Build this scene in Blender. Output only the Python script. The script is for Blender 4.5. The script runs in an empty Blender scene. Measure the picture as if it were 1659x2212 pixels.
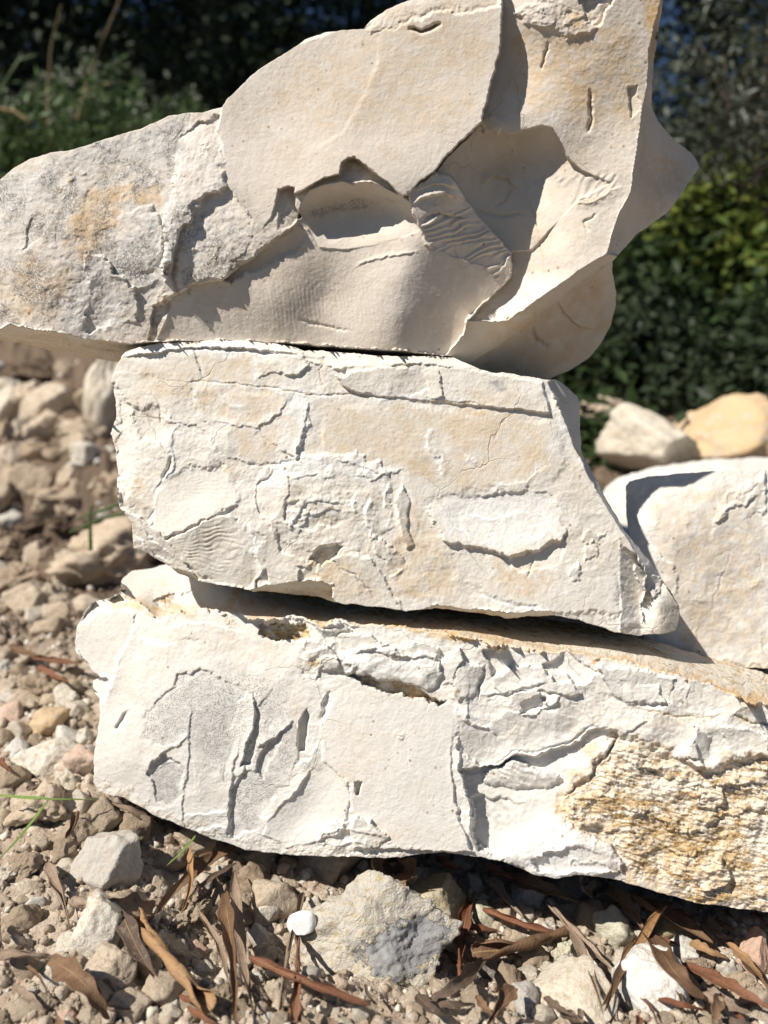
import bpy, bmesh, math, random
import numpy as np
from mathutils import Vector, Matrix, Euler

# ------------------------------------------------------------------ camera, sky, sun, exposure
SC = bpy.context.scene
COL = SC.collection
PITCH = math.radians(6.54)
CAMZ = 0.353
F = 1640.0                       # focal length in the layout's picture units (picture 1659 x 2212)
CX, CY = 829.5, 1106.0
cam_d = bpy.data.cameras.new('camera')
cam = bpy.data.objects.new('camera', cam_d)
COL.objects.link(cam)
cam.location = (0, 0, CAMZ)
cam.rotation_euler = (math.radians(90) - PITCH, 0, 0)
cam_d.sensor_fit = 'VERTICAL'
cam_d.sensor_height = 36.0
cam_d.lens = 36.0 * F / 2212.0
cam_d.clip_start = 0.02
cam_d.clip_end = 500
cam_d.dof.use_dof = True
cam_d.dof.focus_distance = 0.535
cam_d.dof.aperture_fstop = 4.6
SC.camera = cam

SUN = Vector((-0.56, -0.415, 0.72)).normalized()
EL = math.asin(SUN.z)
AZ = math.atan2(SUN.x, SUN.y)
w = bpy.data.worlds.new('World')
SC.world = w
w.use_nodes = True
nt = w.node_tree
sky = nt.nodes.new('ShaderNodeTexSky')
sky.sky_type = 'NISHITA'
sky.sun_disc = False
sky.sun_elevation = EL
sky.sun_rotation = AZ
sky.ozone_density = 5.0
sky.dust_density = 0.0
sky.altitude = 1500
bg = nt.nodes['Background']
bg.inputs['Strength'].default_value = 0.05
nt.links.new(sky.outputs['Color'], bg.inputs['Color'])
sun_d = bpy.data.lights.new('sun', 'SUN')
sun_d.energy = 5.0
sun_d.angle = math.radians(0.5)
sun_d.color = (1.0, 0.94, 0.85)
sun = bpy.data.objects.new('sun', sun_d)
COL.objects.link(sun)
sun.rotation_euler = SUN.to_track_quat('Z', 'Y').to_euler()
SC.view_settings.view_transform = 'Standard'
SC.view_settings.look = 'None'
SC.view_settings.exposure = 0.27
SC.view_settings.gamma = 1.0
SC.render.engine = 'CYCLES'
SC.cycles.max_bounces = 6
SC.cycles.diffuse_bounces = 2

# ------------------------------------------------------------------ helpers
def tag(o, label=None, cat=None, group=None, kind=None):
    if label: o['label'] = label
    if cat: o['category'] = cat
    if group: o['group'] = group
    if kind: o['kind'] = kind
    return o

def link(name, me, mat=None, parent=None):
    o = bpy.data.objects.new(name, me)
    COL.objects.link(o)
    if mat and not me.materials: me.materials.append(mat)
    if parent: o.parent = parent
    return o

def empty(name, loc):
    o = bpy.data.objects.new(name, None)
    o.empty_display_size = 0.05
    COL.objects.link(o)
    o.location = loc
    return o

def mesh_np(name, V, faces, smooth=True):
    """V (n,3) array; faces: (m,k) int array or list of such arrays."""
    if not isinstance(faces, list): faces = [faces]
    me = bpy.data.meshes.new(name)
    V = np.asarray(V, dtype=np.float32)
    me.vertices.add(len(V))
    me.vertices.foreach_set('co', V.ravel())
    loops, starts, s = [], [], 0
    for f in faces:
        f = np.asarray(f, dtype=np.int32)
        if len(f) == 0: continue
        k = f.shape[1]
        loops.append(f.ravel())
        starts.append(s + np.arange(len(f), dtype=np.int32) * k)
        s += f.size
    loops = np.concatenate(loops); starts = np.concatenate(starts)
    me.loops.add(len(loops))
    me.loops.foreach_set('vertex_index', loops)
    me.polygons.add(len(starts))
    me.polygons.foreach_set('loop_start', starts)
    if smooth:
        me.polygons.foreach_set('use_smooth', np.ones(len(starts), dtype=bool))
    me.update(calc_edges=True)
    me.validate()
    return me

def rays(px, py):
    """direction (unit depth) of the view line through a layout point"""
    xx = (np.asarray(px, float) - CX) / F
    yy = (np.asarray(py, float) - CY) / F
    sp, cp = math.sin(PITCH), math.cos(PITCH)
    return np.stack([xx, cp - yy * sp, -sp - yy * cp], -1)

# ------------------------------------------------------------------ noise (numpy)
def _h(ix, iy, iz, seed):
    n = (ix.astype(np.int64) * 374761393 + iy.astype(np.int64) * 668265263 + iz.astype(np.int64) * 2147483647 + seed * 974634777) & 0xFFFFFFFF
    n = ((n ^ (n >> 13)) * 1274126177) & 0xFFFFFFFF
    n = ((n ^ (n >> 16)) * 2246822519) & 0xFFFFFFFF
    return ((n ^ (n >> 15)) & 0xFFFFFF) / float(0xFFFFFF)

def pn(x, y, seed=0):
    x = np.asarray(x, float); y = np.asarray(y, float)
    ix, iy = np.floor(x), np.floor(y)
    fx, fy = x - ix, y - iy
    z = np.zeros_like(ix)
    def g(a, b):
        t = _h(ix + a, iy + b, z, seed) * 2 * np.pi
        return np.cos(t) * (fx - a) + np.sin(t) * (fy - b)
    u = fx ** 3 * (fx * (fx * 6 - 15) + 10); v = fy ** 3 * (fy * (fy * 6 - 15) + 10)
    return 1.4 * ((g(0, 0) * (1 - u) + g(1, 0) * u) * (1 - v) + (g(0, 1) * (1 - u) + g(1, 1) * u) * v)

def fbm(x, y, seed=0, oct=4, gain=0.5):
    s, a = 0, 1
    for o in range(oct):
        s = s + a * pn(x * 2 ** o, y * 2 ** o, seed + o * 17); a *= gain
    return s

def ridged(x, y, seed=0, oct=3):
    s, a = 0, 1
    for o in range(oct):
        s = s + a * (1 - 2 * np.abs(pn(x * 2 ** o, y * 2 ** o, seed + o * 13))); a *= 0.5
    return s

def vn3(x, y, z, seed=0):
    ix, iy, iz = np.floor(x), np.floor(y), np.floor(z)
    fx, fy, fz = x - ix, y - iy, z - iz
    fx, fy, fz = [f * f * (3 - 2 * f) for f in (fx, fy, fz)]
    r = 0
    for a in (0, 1):
        for b in (0, 1):
            for c in (0, 1):
                r = r + _h(ix + a, iy + b, iz + c, seed) * (fx if a else 1 - fx) * (fy if b else 1 - fy) * (fz if c else 1 - fz)
    return r * 2 - 1

def cells(x, y, seed=0):
    """nearest jittered cell: offset from its centre, three random numbers, distance, second distance"""
    ix, iy = np.floor(x), np.floor(y)
    best = np.full(x.shape, 9.0); sec = np.full(x.shape, 9.0)
    bx = np.zeros_like(x); by = np.zeros_like(x); cx = np.zeros_like(x); cy = np.zeros_like(x)
    z = np.zeros_like(ix)
    for a in (-1, 0, 1):
        for b in (-1, 0, 1):
            px = ix + a + _h(ix + a, iy + b, z, seed); py = iy + b + _h(ix + a, iy + b, z + 1, seed)
            d = np.hypot(x - px, y - py)
            m = d < best
            sec = np.where(m, best, np.minimum(sec, d))
            best = np.where(m, d, best)
            bx = np.where(m, x - px, bx); by = np.where(m, y - py, by)
            cx = np.where(m, ix + a, cx); cy = np.where(m, iy + b, cy)
    return bx, by, _h(cx, cy, z + 2, seed), _h(cx, cy, z + 3, seed), _h(cx, cy, z + 4, seed), best, sec

def sstep(t):
    t = np.clip(t, 0, 1)
    return t * t * (3 - 2 * t)

def seg_d(X, Y, a, b):
    vx, vy = b[0] - a[0], b[1] - a[1]
    L = vx * vx + vy * vy + 1e-9
    t = np.clip(((X - a[0]) * vx + (Y - a[1]) * vy) / L, 0, 1)
    return np.hypot(X - a[0] - t * vx, Y - a[1] - t * vy), t

def sdf_poly(X, Y, P):
    """positive inside"""
    d = np.full(X.shape, 1e9); ins = np.zeros(X.shape, bool)
    n = len(P)
    for i in range(n):
        a, b = P[i], P[(i + 1) % n]
        dd, _ = seg_d(X, Y, a, b)
        d = np.minimum(d, dd)
        if a[1] != b[1]:
            c = ((a[1] > Y) != (b[1] > Y)) & (X < (b[0] - a[0]) * (Y - a[1]) / (b[1] - a[1]) + a[0])
            ins ^= c
    return np.where(ins, d, -d)

def line_d(X, Y, P):
    """distance, side (+ = right of travel on screen), position 0..1 along the line"""
    d = np.full(X.shape, 1e9); s = np.zeros(X.shape); u = np.zeros(X.shape)
    Ls = [math.dist(P[i], P[i + 1]) for i in range(len(P) - 1)]
    T = sum(Ls); acc = 0
    for i in range(len(P) - 1):
        a, b = P[i], P[i + 1]
        dd, t = seg_d(X, Y, a, b)
        m = dd < d - 1e-6
        cr = (b[0] - a[0]) * (Y - a[1]) - (b[1] - a[1]) * (X - a[0])
        d = np.where(m, dd, d); s = np.where(m, np.sign(cr), s); u = np.where(m, (acc + t * Ls[i]) / T, u)
        acc += Ls[i]
    return d, s, u

def tps(pts, X, Y):
    P = np.array(pts, float)
    x, y, v = P[:, 0] / 100, P[:, 1] / 100, P[:, 2]
    n = len(P)
    if n < 4:
        A = np.c_[np.ones(n), x, y]
        c = np.linalg.lstsq(A, v, rcond=None)[0]
        return c[0] + c[1] * X / 100 + c[2] * Y / 100
    def U(r2): return 0.5 * r2 * np.log(r2 + 1e-12)
    K = U((x[:, None] - x) ** 2 + (y[:, None] - y) ** 2) + np.eye(n) * 0.02
    A = np.zeros((n + 3, n + 3)); A[:n, :n] = K; A[:n, n:] = np.c_[np.ones(n), x, y]; A[n:, :n] = A[:n, n:].T
    c = np.linalg.solve(A, np.r_[v, 0, 0, 0])
    r = c[n] + c[n + 1] * X / 100 + c[n + 2] * Y / 100
    for i in range(n): r = r + c[i] * U((X / 100 - x[i]) ** 2 + (Y / 100 - y[i]) ** 2)
    return r

# ------------------------------------------------------------------ carved stone: a relief over its own plane, then sides and back
class Stone:
    def __init__(s, outline, Y0, a=0.0, b=0.0, step=2.0, seed=1, jag=2.2):
        s.step, s.seed = step, seed
        P = np.array(outline, float)
        s.P = outline; s.plane = (Y0, a, b)
        x0, y0 = P.min(0) - 3 * step; x1, y1 = P.max(0) + 3 * step
        s.X, s.Y = np.meshgrid(np.arange(x0, x1, step), np.arange(y0, y1, step))
        X, Y = s.X, s.Y
        s.wx = 7 * fbm(X / 42, Y / 42, seed + 1, 4, 0.62); s.wy = 7 * fbm(X / 42, Y / 42, seed + 2, 4, 0.62)
        s.sdf = sdf_poly(X + s.wx * jag / 7, Y + s.wy * jag / 7, outline)
        s.h = np.zeros_like(X)
        s.m = {k: np.zeros_like(X) for k in ('ochre', 'grey', 'white', 'dend', 'pits', 'rust')}
        s.rough = np.ones_like(X) * 0.5
        s.scar = 0.; s.lk = 1.; s.sk = 1.
    def win(s, pts, pad):
        p = np.array(pts, float)[:, :2]
        x0, y0 = p.min(0) - pad; x1, y1 = p.max(0) + pad
        i0 = max(0, int((x0 - s.X[0, 0]) / s.step)); i1 = max(i0 + 1, int((x1 - s.X[0, 0]) / s.step) + 1)
        j0 = max(0, int((y0 - s.Y[0, 0]) / s.step)); j1 = max(j0 + 1, int((y1 - s.Y[0, 0]) / s.step) + 1)
        return (slice(j0, j1), slice(i0, i1))
    def poly(s, P, warp=1.0, pad=14):
        q = s.win(P, pad)
        return q, sdf_poly(s.X[q] + s.wx[q] * warp, s.Y[q] + s.wy[q] * warp, P)
    def base(s, pts): s.h = tps(pts, s.X, s.Y)
    def region(s, P, pts, soft=3, warp=0.6, rough=None, add=False):
        q, d = s.poly(P, warp)
        t = sstep((d + soft * .5) / soft)
        pts = [(a, b, s.h[int((b - s.Y[0, 0]) / s.step), int((a - s.X[0, 0]) / s.step)] if v is None else v) for a, b, v in pts]
        v = tps(pts, s.X[q], s.Y[q])
        s.h[q] = s.h[q] + t * v if add else s.h[q] * (1 - t) + v * t
        if rough is not None: s.rough[q] = s.rough[q] * (1 - t) + rough * t
    def slab(s, P, dh, gx=0, gy=0, soft=3, warp=1.0, rough=None, dome=0, domer=40):
        """raise (or sink) a patch by dh cm, tilted by gx, gy cm per 100 units about its middle, domed by dome cm"""
        q, d = s.poly(P, warp)
        t = sstep((d + soft * .5) / soft) * s.sk
        c = np.array(P, float).mean(0)
        v = dh + gx * (s.X[q] - c[0]) / 100 + gy * (s.Y[q] - c[1]) / 100 + dome * (1 - np.exp(-np.maximum(d, 0) / domer))
        s.h[q] += t * v
        t = np.clip(t, 0, 1)
        if rough is not None: s.rough[q] = s.rough[q] * (1 - t) + rough * t
    def ledge(s, L, amp, r=30, side=1, warp=1.0, soft=2.0):
        """a broken edge: the ground on one side of the line is lifted, fading away from it"""
        q = s.win(L, r + 12)
        d, sg, u = line_d(s.X[q] + s.wx[q] * warp, s.Y[q] + s.wy[q] * warp, L)
        tap = np.clip(np.minimum(u, 1 - u) * 6, 0, 1)
        sd = d * sg * side
        t = sstep((sd + soft) / (2 * soft))
        s.h[q] += amp * s.lk * tap * t * np.clip(1 - d / r, 0, 1) ** 1.6
        if s.scar:
            wv = np.clip(1.15 - d / 13, 0, 1) * tap * np.clip(.6 + 1.3 * fbm(s.X[q] / 16, s.Y[q] / 16, s.seed + 61, 3), 0, 1) * s.scar
            s.m['white'][q] = np.maximum(s.m['white'][q], wv)
    def groove(s, L, wd=3, dep=0.2, warp=0.7, col=None, colv=0.6):
        q = s.win(L, wd * 4 + 12)
        d, sg, u = line_d(s.X[q] + s.wx[q] * warp, s.Y[q] + s.wy[q] * warp, L)
        tap = np.clip(np.minimum(u, 1 - u) * 5, 0, 1)
        g = np.exp(-(d / wd) ** 2) * tap
        s.h[q] -= dep * g
        if col: s.m[col][q] = np.maximum(s.m[col][q], np.exp(-(d / (wd * 1.3)) ** 2) * tap * colv)
    def fan(s, P, o, freq, amp, noise=2.0, soft=10, warp=1.0):
        """radiating hackle lines about point o"""
        q, d = s.poly(P, warp)
        t = sstep(d / soft)
        a = np.arctan2(s.Y[q] - o[1], s.X[q] - o[0]); r = np.hypot(s.Y[q] - o[1], s.X[q] - o[0])
        ph = a * freq + noise * pn(s.X[q] / 35, s.Y[q] / 35, s.seed + 77)
        s.h[q] += amp * t * (np.abs(np.sin(ph)) - .5) * (0.5 + 0.8 * pn(s.X[q] / 22, s.Y[q] / 22, s.seed + 5))
    def ripples(s, P, ang, wl, amp, noise=1.5, soft=12):
        q, d = s.poly(P, 1)
        t = sstep(d / soft)
        c, n = math.cos(ang), math.sin(ang)
        uu = s.X[q] * c + s.Y[q] * n; vv = -s.X[q] * n + s.Y[q] * c
        ph = uu / wl * 2 * np.pi + noise * fbm(uu / wl / 3, vv / wl / 7, s.seed + 31, 3)* 3
        s.h[q] += amp * t * np.sin(ph) * np.clip(.6 + pn(uu / wl / 2, vv / wl / 5, s.seed + 9), 0, 1)
    def chips(s, size, amp, seed=0, sx=1.0, sy=1.0, mask=None):
        X = (s.X + s.wx * 1.6) / size / sx; Y = (s.Y + s.wy * 1.6) / size / sy
        bx, by, r1, r2, r3, d, e = cells(X, Y, s.seed + seed)
        v = amp * ((r1 - .5) * 2 * bx + (r2 - .5) * 2 * by + (r3 - .5) * 0.9)
        s.h += v * (s.rough if mask is None else mask)
    def scallop(s, size, amp, seed=0, sx=1.0, sy=1.0, mask=None, kc=.55, tilt=1.3, off=.4, ang=0.):
        """flake scars: the lower envelope of tilted bowls, meeting in crisp ridges"""
        c_, n_ = math.cos(ang), math.sin(ang)
        U = s.X + s.wx * .8; W = s.Y + s.wy * .8
        x = (U * c_ + W * n_) / size / sx; y = (-U * n_ + W * c_) / size / sy
        ix, iy = np.floor(x), np.floor(y); z = np.zeros_like(ix); best = np.full(x.shape, 9.)
        sd = s.seed + 500 + seed
        for a in (-1, 0, 1):
            for b in (-1, 0, 1):
                A, Bq = ix + a, iy + b
                dx = x - A - _h(A, Bq, z, sd); dy = y - Bq - _h(A, Bq, z + 1, sd)
                v = kc * (dx * dx + dy * dy) + (_h(A, Bq, z + 2, sd) - .5) * tilt * dx + (_h(A, Bq, z + 3, sd) - .5) * tilt * dy + (_h(A, Bq, z + 4, sd) - .5) * off
                best = np.minimum(best, v)
        s.h += amp * (best - .12) * (s.rough if mask is None else mask)
    def noise(s, size, amp, seed=0, oct=3, mask=None):
        s.h += amp * fbm(s.X / size, s.Y / size, s.seed + 100 + seed, oct) * (s.rough if mask is None else mask)
    def paint(s, key, P, v=1.0, soft=12, warp=1.5, nz=0.0, ns=14):
        q, d = s.poly(P, warp, 20)
        t = sstep((d + soft * .3) / soft) * v
        if nz: t = t * np.clip(1 - nz + nz * 2.2 * (0.5 + fbm(s.X[q] / ns, s.Y[q] / ns, s.seed + 41, 3)), 0, 1.3)
        s.m[key][q] = np.clip(np.maximum(s.m[key][q], t), 0, 1)
    def spot(s, key, x, y, r, v=1.0, ry=None):
        ry = ry or r
        g = np.exp(-(((s.X + s.wx - x) / r) ** 2 + ((s.Y + s.wy - y) / ry) ** 2))
        g = g * np.clip(.75 + .9 * fbm(s.X / 12, s.Y / 12, s.seed + 43, 3), 0, 1.4)
        s.m[key] = np.clip(np.maximum(s.m[key], g * v), 0, 1)
    def build(s, name, back, mat, shrink=0.22):
        X, Y, st = s.X, s.Y, s.step
        ok = s.sdf > -0.6 * st
        cell = ok[:-1, :-1] & ok[1:, :-1] & ok[:-1, 1:] & ok[1:, 1:]
        gy, gx = np.gradient(s.sdf, st)
        used = np.zeros_like(ok)
        for a in (0, 1):
            for b in (0, 1):
                used[a:used.shape[0] - 1 + a, b:used.shape[1] - 1 + b] |= cell
        full = np.zeros_like(ok); full[1:-1, 1:-1] = cell[:-1, :-1] & cell[1:, :-1] & cell[:-1, 1:] & cell[1:, 1:]
        bd = used & ~full
        gl = np.maximum(np.hypot(gx, gy), 0.3)
        k = np.where(bd, np.clip(s.sdf, -st, st) / gl, 0)
        px = (X - k * gx / gl)[used]; py = (Y - k * gy / gl)[used]
        Y0, a, b = s.plane
        h = s.h[used] / 100.0
        def pos(px, py, dd=None, hh=0):
            r = rays(px, py)
            d = Y0 / (r[:, 1] - a * r[:, 0] - b * r[:, 2]) if dd is None else dd
            d = d - hh
            return np.array([0, 0, CAMZ]) + r * d[:, None], d
        V, d0 = pos(px, py, None, h)
        idx = -np.ones(ok.shape, np.int64); idx[used] = np.arange(used.sum())
        jj, ii = np.nonzero(cell)
        quads = np.c_[idx[jj + 1, ii], idx[jj + 1, ii + 1], idx[jj, ii + 1], idx[jj, ii]]
        # boundary edges, directed as in their only quad
        E = np.concatenate([np.c_[quads[:, i], quads[:, (i + 1) % 4]] for i in range(4)])
        key = E.min(1) * (10 ** 8) + E.max(1)
        u, inv, cnt = np.unique(key, return_inverse=True, return_counts=True)
        Eb = E[cnt[inv] == 1]
        bv = np.unique(Eb)
        lut = -np.ones(len(V), np.int64); lut[bv] = np.arange(len(bv))
        c = np.array([px.mean(), py.mean()])
        faces = [quads]; Vs = [V]; n0 = len(V); prev = bv
        ma = {k: s.m[k][used] for k in s.m}
        cols = {k: [v] for k, v in ma.items()}
        for t in (0.06, 0.22, 0.5, 0.8, 1.0):
            sh = shrink * t ** 1.5
            qx = px[bv] + (c[0] - px[bv]) * sh; qy = py[bv] + (c[1] - py[bv]) * sh
            nz = 0.012 * t * fbm(px[bv] / 60 + t * 3, py[bv] / 60, s.seed + 300, 3)
            W, _ = pos(qx, qy, d0[bv] + (np.maximum(back, d0[bv] + .03) - d0[bv]) * t + nz)
            Vs.append(W)
            cur = n0 + np.arange(len(bv)); n0 += len(bv)
            faces.append(np.c_[Eb[:, 1] if t == .06 else prev[lut[Eb[:, 1]]], Eb[:, 0] if t == .06 else prev[lut[Eb[:, 0]]], cur[lut[Eb[:, 0]]], cur[lut[Eb[:, 1]]]])
            for k in cols: cols[k].append(ma[k][bv] * 0.5)
            prev = cur
        W, _ = pos(np.array([c[0]]), np.array([c[1]]), np.array([back + 0.01]))
        Vs.append(W)
        for k in cols: cols[k].append(np.zeros(1))
        faces.append(np.c_[prev[lut[Eb[:, 1]]], prev[lut[Eb[:, 0]]], np.full(len(Eb), n0)])
        V = np.concatenate(Vs)
        org = np.array([V[:, 0].mean(), V[:, 1].mean(), V[:, 2].min()])
        me = mesh_np(name, V - org, faces)
        for nm, ks in (('mask_a', ('ochre', 'grey', 'white')), ('mask_b', ('dend', 'pits', 'rust'))):
            A = me.attributes.new(nm, 'FLOAT_COLOR', 'POINT')
            D = np.ones((len(V), 4), np.float32)
            for i, k in enumerate(ks): D[:, i] = np.concatenate(cols[k])
            A.data.foreach_set('color', D.ravel())
        o = link(name, me, mat)
        o.location = org
        return o

# ------------------------------------------------------------------ node helper
class N:
    def __init__(s, name):
        s.m = bpy.data.materials.new(name); s.m.use_nodes = True
        s.t = s.m.node_tree; s.b = s.t.nodes['Principled BSDF']
        s.b.inputs['Roughness'].default_value = 0.9
        s.b.inputs['Specular IOR Level'].default_value = 0.2
        s.co = None
    def n(s, typ, ins=None, **kw):
        x = s.t.nodes.new('ShaderNode' + typ)
        for k, v in kw.items(): setattr(x, k, v)
        for k, v in (ins or {}).items(): s.set(x.inputs[k], v)
        return x
    def set(s, sock, v):
        if isinstance(v, bpy.types.NodeSocket): s.t.links.new(v, sock)
        elif isinstance(v, tuple) and len(v) == 3 and sock.type == 'RGBA': sock.default_value = (*v, 1)
        else: sock.default_value = v
    def obj(s):
        if s.co is None: s.co = s.n('TexCoord').outputs['Object']
        return s.co
    def noise(s, scale, detail=4, rough=.55, dist=0, vec=None, out='Fac'):
        return s.n('TexNoise', {'Vector': vec or s.obj(), 'Scale': scale, 'Detail': detail, 'Roughness': rough, 'Distortion': dist}).outputs[out]
    def ramp(s, f, lo, hi, a=0., b=1.):
        return s.n('MapRange', {'Value': f, 'From Min': lo, 'From Max': hi, 'To Min': a, 'To Max': b}, interpolation_type='SMOOTHSTEP').outputs[0]
    def math(s, op, a, b=0.):
        x = s.n('Math', operation=op); s.set(x.inputs[0], a); s.set(x.inputs[1], b); return x.outputs[0]
    def mix(s, f, a, b):
        x = s.n('Mix', data_type='RGBA')
        s.set(x.inputs['Factor'], f); s.set(x.inputs['A'], a); s.set(x.inputs['B'], b)
        return [o for o in x.outputs if o.type == 'RGBA'][0]
    def bump(s, hgt, dist, strength=1.0, nrm=None):
        x = s.n('Bump', {'Height': hgt, 'Distance': dist, 'Strength': strength})
        if nrm: s.t.links.new(nrm, x.inputs['Normal'])
        return x.outputs[0]
    def done(s, col, nrm=None, rough=None):
        s.set(s.b.inputs['Base Color'], col)
        if nrm is not None: s.t.links.new(nrm, s.b.inputs['Normal'])
        if rough is not None: s.set(s.b.inputs['Roughness'], rough)
        return s.m

def limestone(name, c1, c2, c3, fine=1.0):
    k = N(name)
    A = k.n('SeparateColor', {'Color': k.n('Attribute', attribute_name='mask_a').outputs['Color']}).outputs
    B = k.n('SeparateColor', {'Color': k.n('Attribute', attribute_name='mask_b').outputs['Color']}).outputs
    n1 = k.noise(9, 5, .6, .4); n2 = k.noise(38, 5, .65, .3); n3 = k.noise(170, 4, .6)
    c = k.mix(k.ramp(n1, .35, .68), c1, c2)
    c = k.mix(k.math('MULTIPLY', k.ramp(n2, .48, .70), .65), c, c3)
    c = k.mix(k.math('MULTIPLY', k.ramp(k.noise(75, 5, .7, .8), .56, .72), .4), c, (0.83, 0.81, 0.77))
    # ochre staining, blotchy
    oc = k.math('MULTIPLY', A[0], k.ramp(k.math('ADD', k.math('MULTIPLY', n2, .6), k.math('MULTIPLY', n3, .4)), .34, .62, .35, 1.0))
    c = k.mix(oc, c, (0.66, 0.43, 0.19))
    c = k.mix(k.math('MULTIPLY', A[1], k.ramp(n3, .3, .65, .6, 1)), c, (0.44, 0.425, 0.405))
    c = k.mix(k.math('MULTIPLY', A[2], k.ramp(n3, .3, .6, .55, 1)), c, (0.86, 0.85, 0.83))
    # rust crust
    st = k.n('Mapping', {'Vector': k.obj(), 'Rotation': (0, math.radians(18), 0), 'Scale': (1, 1, 2.6)}).outputs[0]
    r1 = k.noise(150, 6, .7, .5, st); r2 = k.noise(70, 5, .7, 1.0, st); r3 = k.noise(260, 4, .7, .3, st)
    rc = k.mix(k.ramp(r1, .4, .6), (0.42, 0.27, 0.12), (0.70, 0.53, 0.30))
    rc = k.mix(k.ramp(k.math('ADD', k.math('MULTIPLY', r2, .6), k.math('MULTIPLY', n1, .4)), .44, .55), rc, (0.80, 0.73, 0.62))
    rc = k.mix(k.ramp(r3, .61, .68), rc, (0.07, 0.045, 0.025))
    c = k.mix(B[2], c, rc)
    # manganese dendrites: short dark branching squiggles
    q1 = k.noise(330, 4, .75, 1.2); q2 = k.noise(560, 3, .7, 1.0)
    sq = k.math('MAXIMUM', k.ramp(k.math('ABSOLUTE', k.math('SUBTRACT', q1, .5)), .045, .02), k.ramp(q2, .53, .59))
    patch = k.ramp(k.noise(55, 4, .6, .6), .40, .62, .12, 1)
    c = k.mix(k.math('MULTIPLY', k.math('MULTIPLY', B[0], sq), k.math('MULTIPLY', patch, .95)), c, (0.17, 0.165, 0.16))
    # pits: small dark dots
    vo = k.n('TexVoronoi', {'Vector': k.obj(), 'Scale': 760.0, 'Randomness': 1.0}).outputs['Distance']
    c = k.mix(k.math('MULTIPLY', k.math('MULTIPLY', k.ramp(vo, .48, .22), B[1]), k.ramp(n2, .34, .66, .05, .8)), c, (0.26, 0.25, 0.24))
    # sparse specks of soil on the whole stone
    v2 = k.n('TexVoronoi', {'Vector': k.obj(), 'Scale': 120.0, 'Randomness': 1.0})
    sp = k.math('MULTIPLY', k.ramp(v2.outputs['Distance'], .17, .08), k.ramp(k.noise(25, 3), .5, .66))
    c = k.mix(k.math('MULTIPLY', sp, .85), c, (0.30, 0.19, 0.10))
    # hairline cracks
    cr = k.n('TexVoronoi', {'Vector': k.n('VectorMath', {0: k.obj(), 1: k.n('VectorMath', {0: k.noise(16, 4, .6, 0, None, 'Color'), 'Scale': .05}, operation='SCALE').outputs[0]}, operation='ADD').outputs[0], 'Scale': 13.0}, feature='DISTANCE_TO_EDGE').outputs['Distance']
    hl = k.math('MULTIPLY', k.ramp(cr, .007, .002), k.ramp(k.noise(7, 2), .5, .6))
    c = k.mix(k.math('MULTIPLY', hl, .28), c, (0.40, 0.29, 0.18))
    f1 = k.noise(420, 6, .68); f2 = k.noise(140, 5, .62, 0)
    hgt = k.math('ADD', k.math('MULTIPLY', f1, .45), f2)
    hgt = k.math('ADD', hgt, k.math('MULTIPLY', k.math('MULTIPLY', B[2], r1), 3.0))
    hgt = k.math('SUBTRACT', hgt, k.math('MULTIPLY', k.math('MULTIPLY', k.ramp(vo, .42, .2), B[1]), .5))
    return k.done(c, k.bump(k.math('SUBTRACT', hgt, k.math('MULTIPLY', hl, .4)), .0016 * fine, .75), .88)

M_TOP = limestone('limestone_smooth', (0.69, 0.61, 0.52), (0.735, 0.665, 0.585), (0.63, 0.535, 0.42), .65)
M_MID = limestone('limestone_cream', (0.745, 0.69, 0.60), (0.79, 0.75, 0.685), (0.69, 0.605, 0.475), .75)
M_LOW = limestone('limestone_white', (0.71, 0.68, 0.625), (0.76, 0.73, 0.675), (0.68, 0.62, 0.53), .8)

# ================================================================== THE THREE STACKED STONES
# ---- top stone
out = [(-90,560),(-70,450),(0,388),(30,362),(60,345),(110,330),(160,322),(215,305),(255,292),(300,278),(340,262),(365,250),(400,245),(440,242),(480,232),(490,215),(515,190),(540,165),(575,140),(605,122),(640,100),(660,85),(700,70),(740,66),(785,62),(800,45),(840,20),(880,2),(920,-8),(1000,-22),(1080,-40),(1200,-70),(1330,-70),(1434,-40),(1430,20),(1420,80),(1413,130),(1410,180),(1406,225),(1420,260),(1440,285),(1470,312),(1495,333),(1508,350),(1512,362),(1490,390),(1465,430),(1440,460),(1400,490),(1375,505),(1350,535),(1335,550),(1322,565),(1322,590),(1330,630),(1330,660),(1320,700),(1300,740),(1270,775),(1230,800),(1190,818),(1150,826),(1000,815),(700,800),(300,800),(255,783),(190,772),(130,762),(60,745),(0,735),(-70,722)]
T = Stone(out, 0.556, 0.0, -0.10, 1.8, 11, 1.6)
T.base([(-80,420,-2.0),(-80,700,-.9),(100,360,-.7),(200,330,-.7),(200,500,.2),(100,600,.1),(200,690,.1),(400,260,-.9),(400,450,.5),(400,600,.7),(480,400,.2),(330,700,.2),(700,300,0),(1000,300,0),(1300,300,.0)])
T.rough[:] = .75
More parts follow.
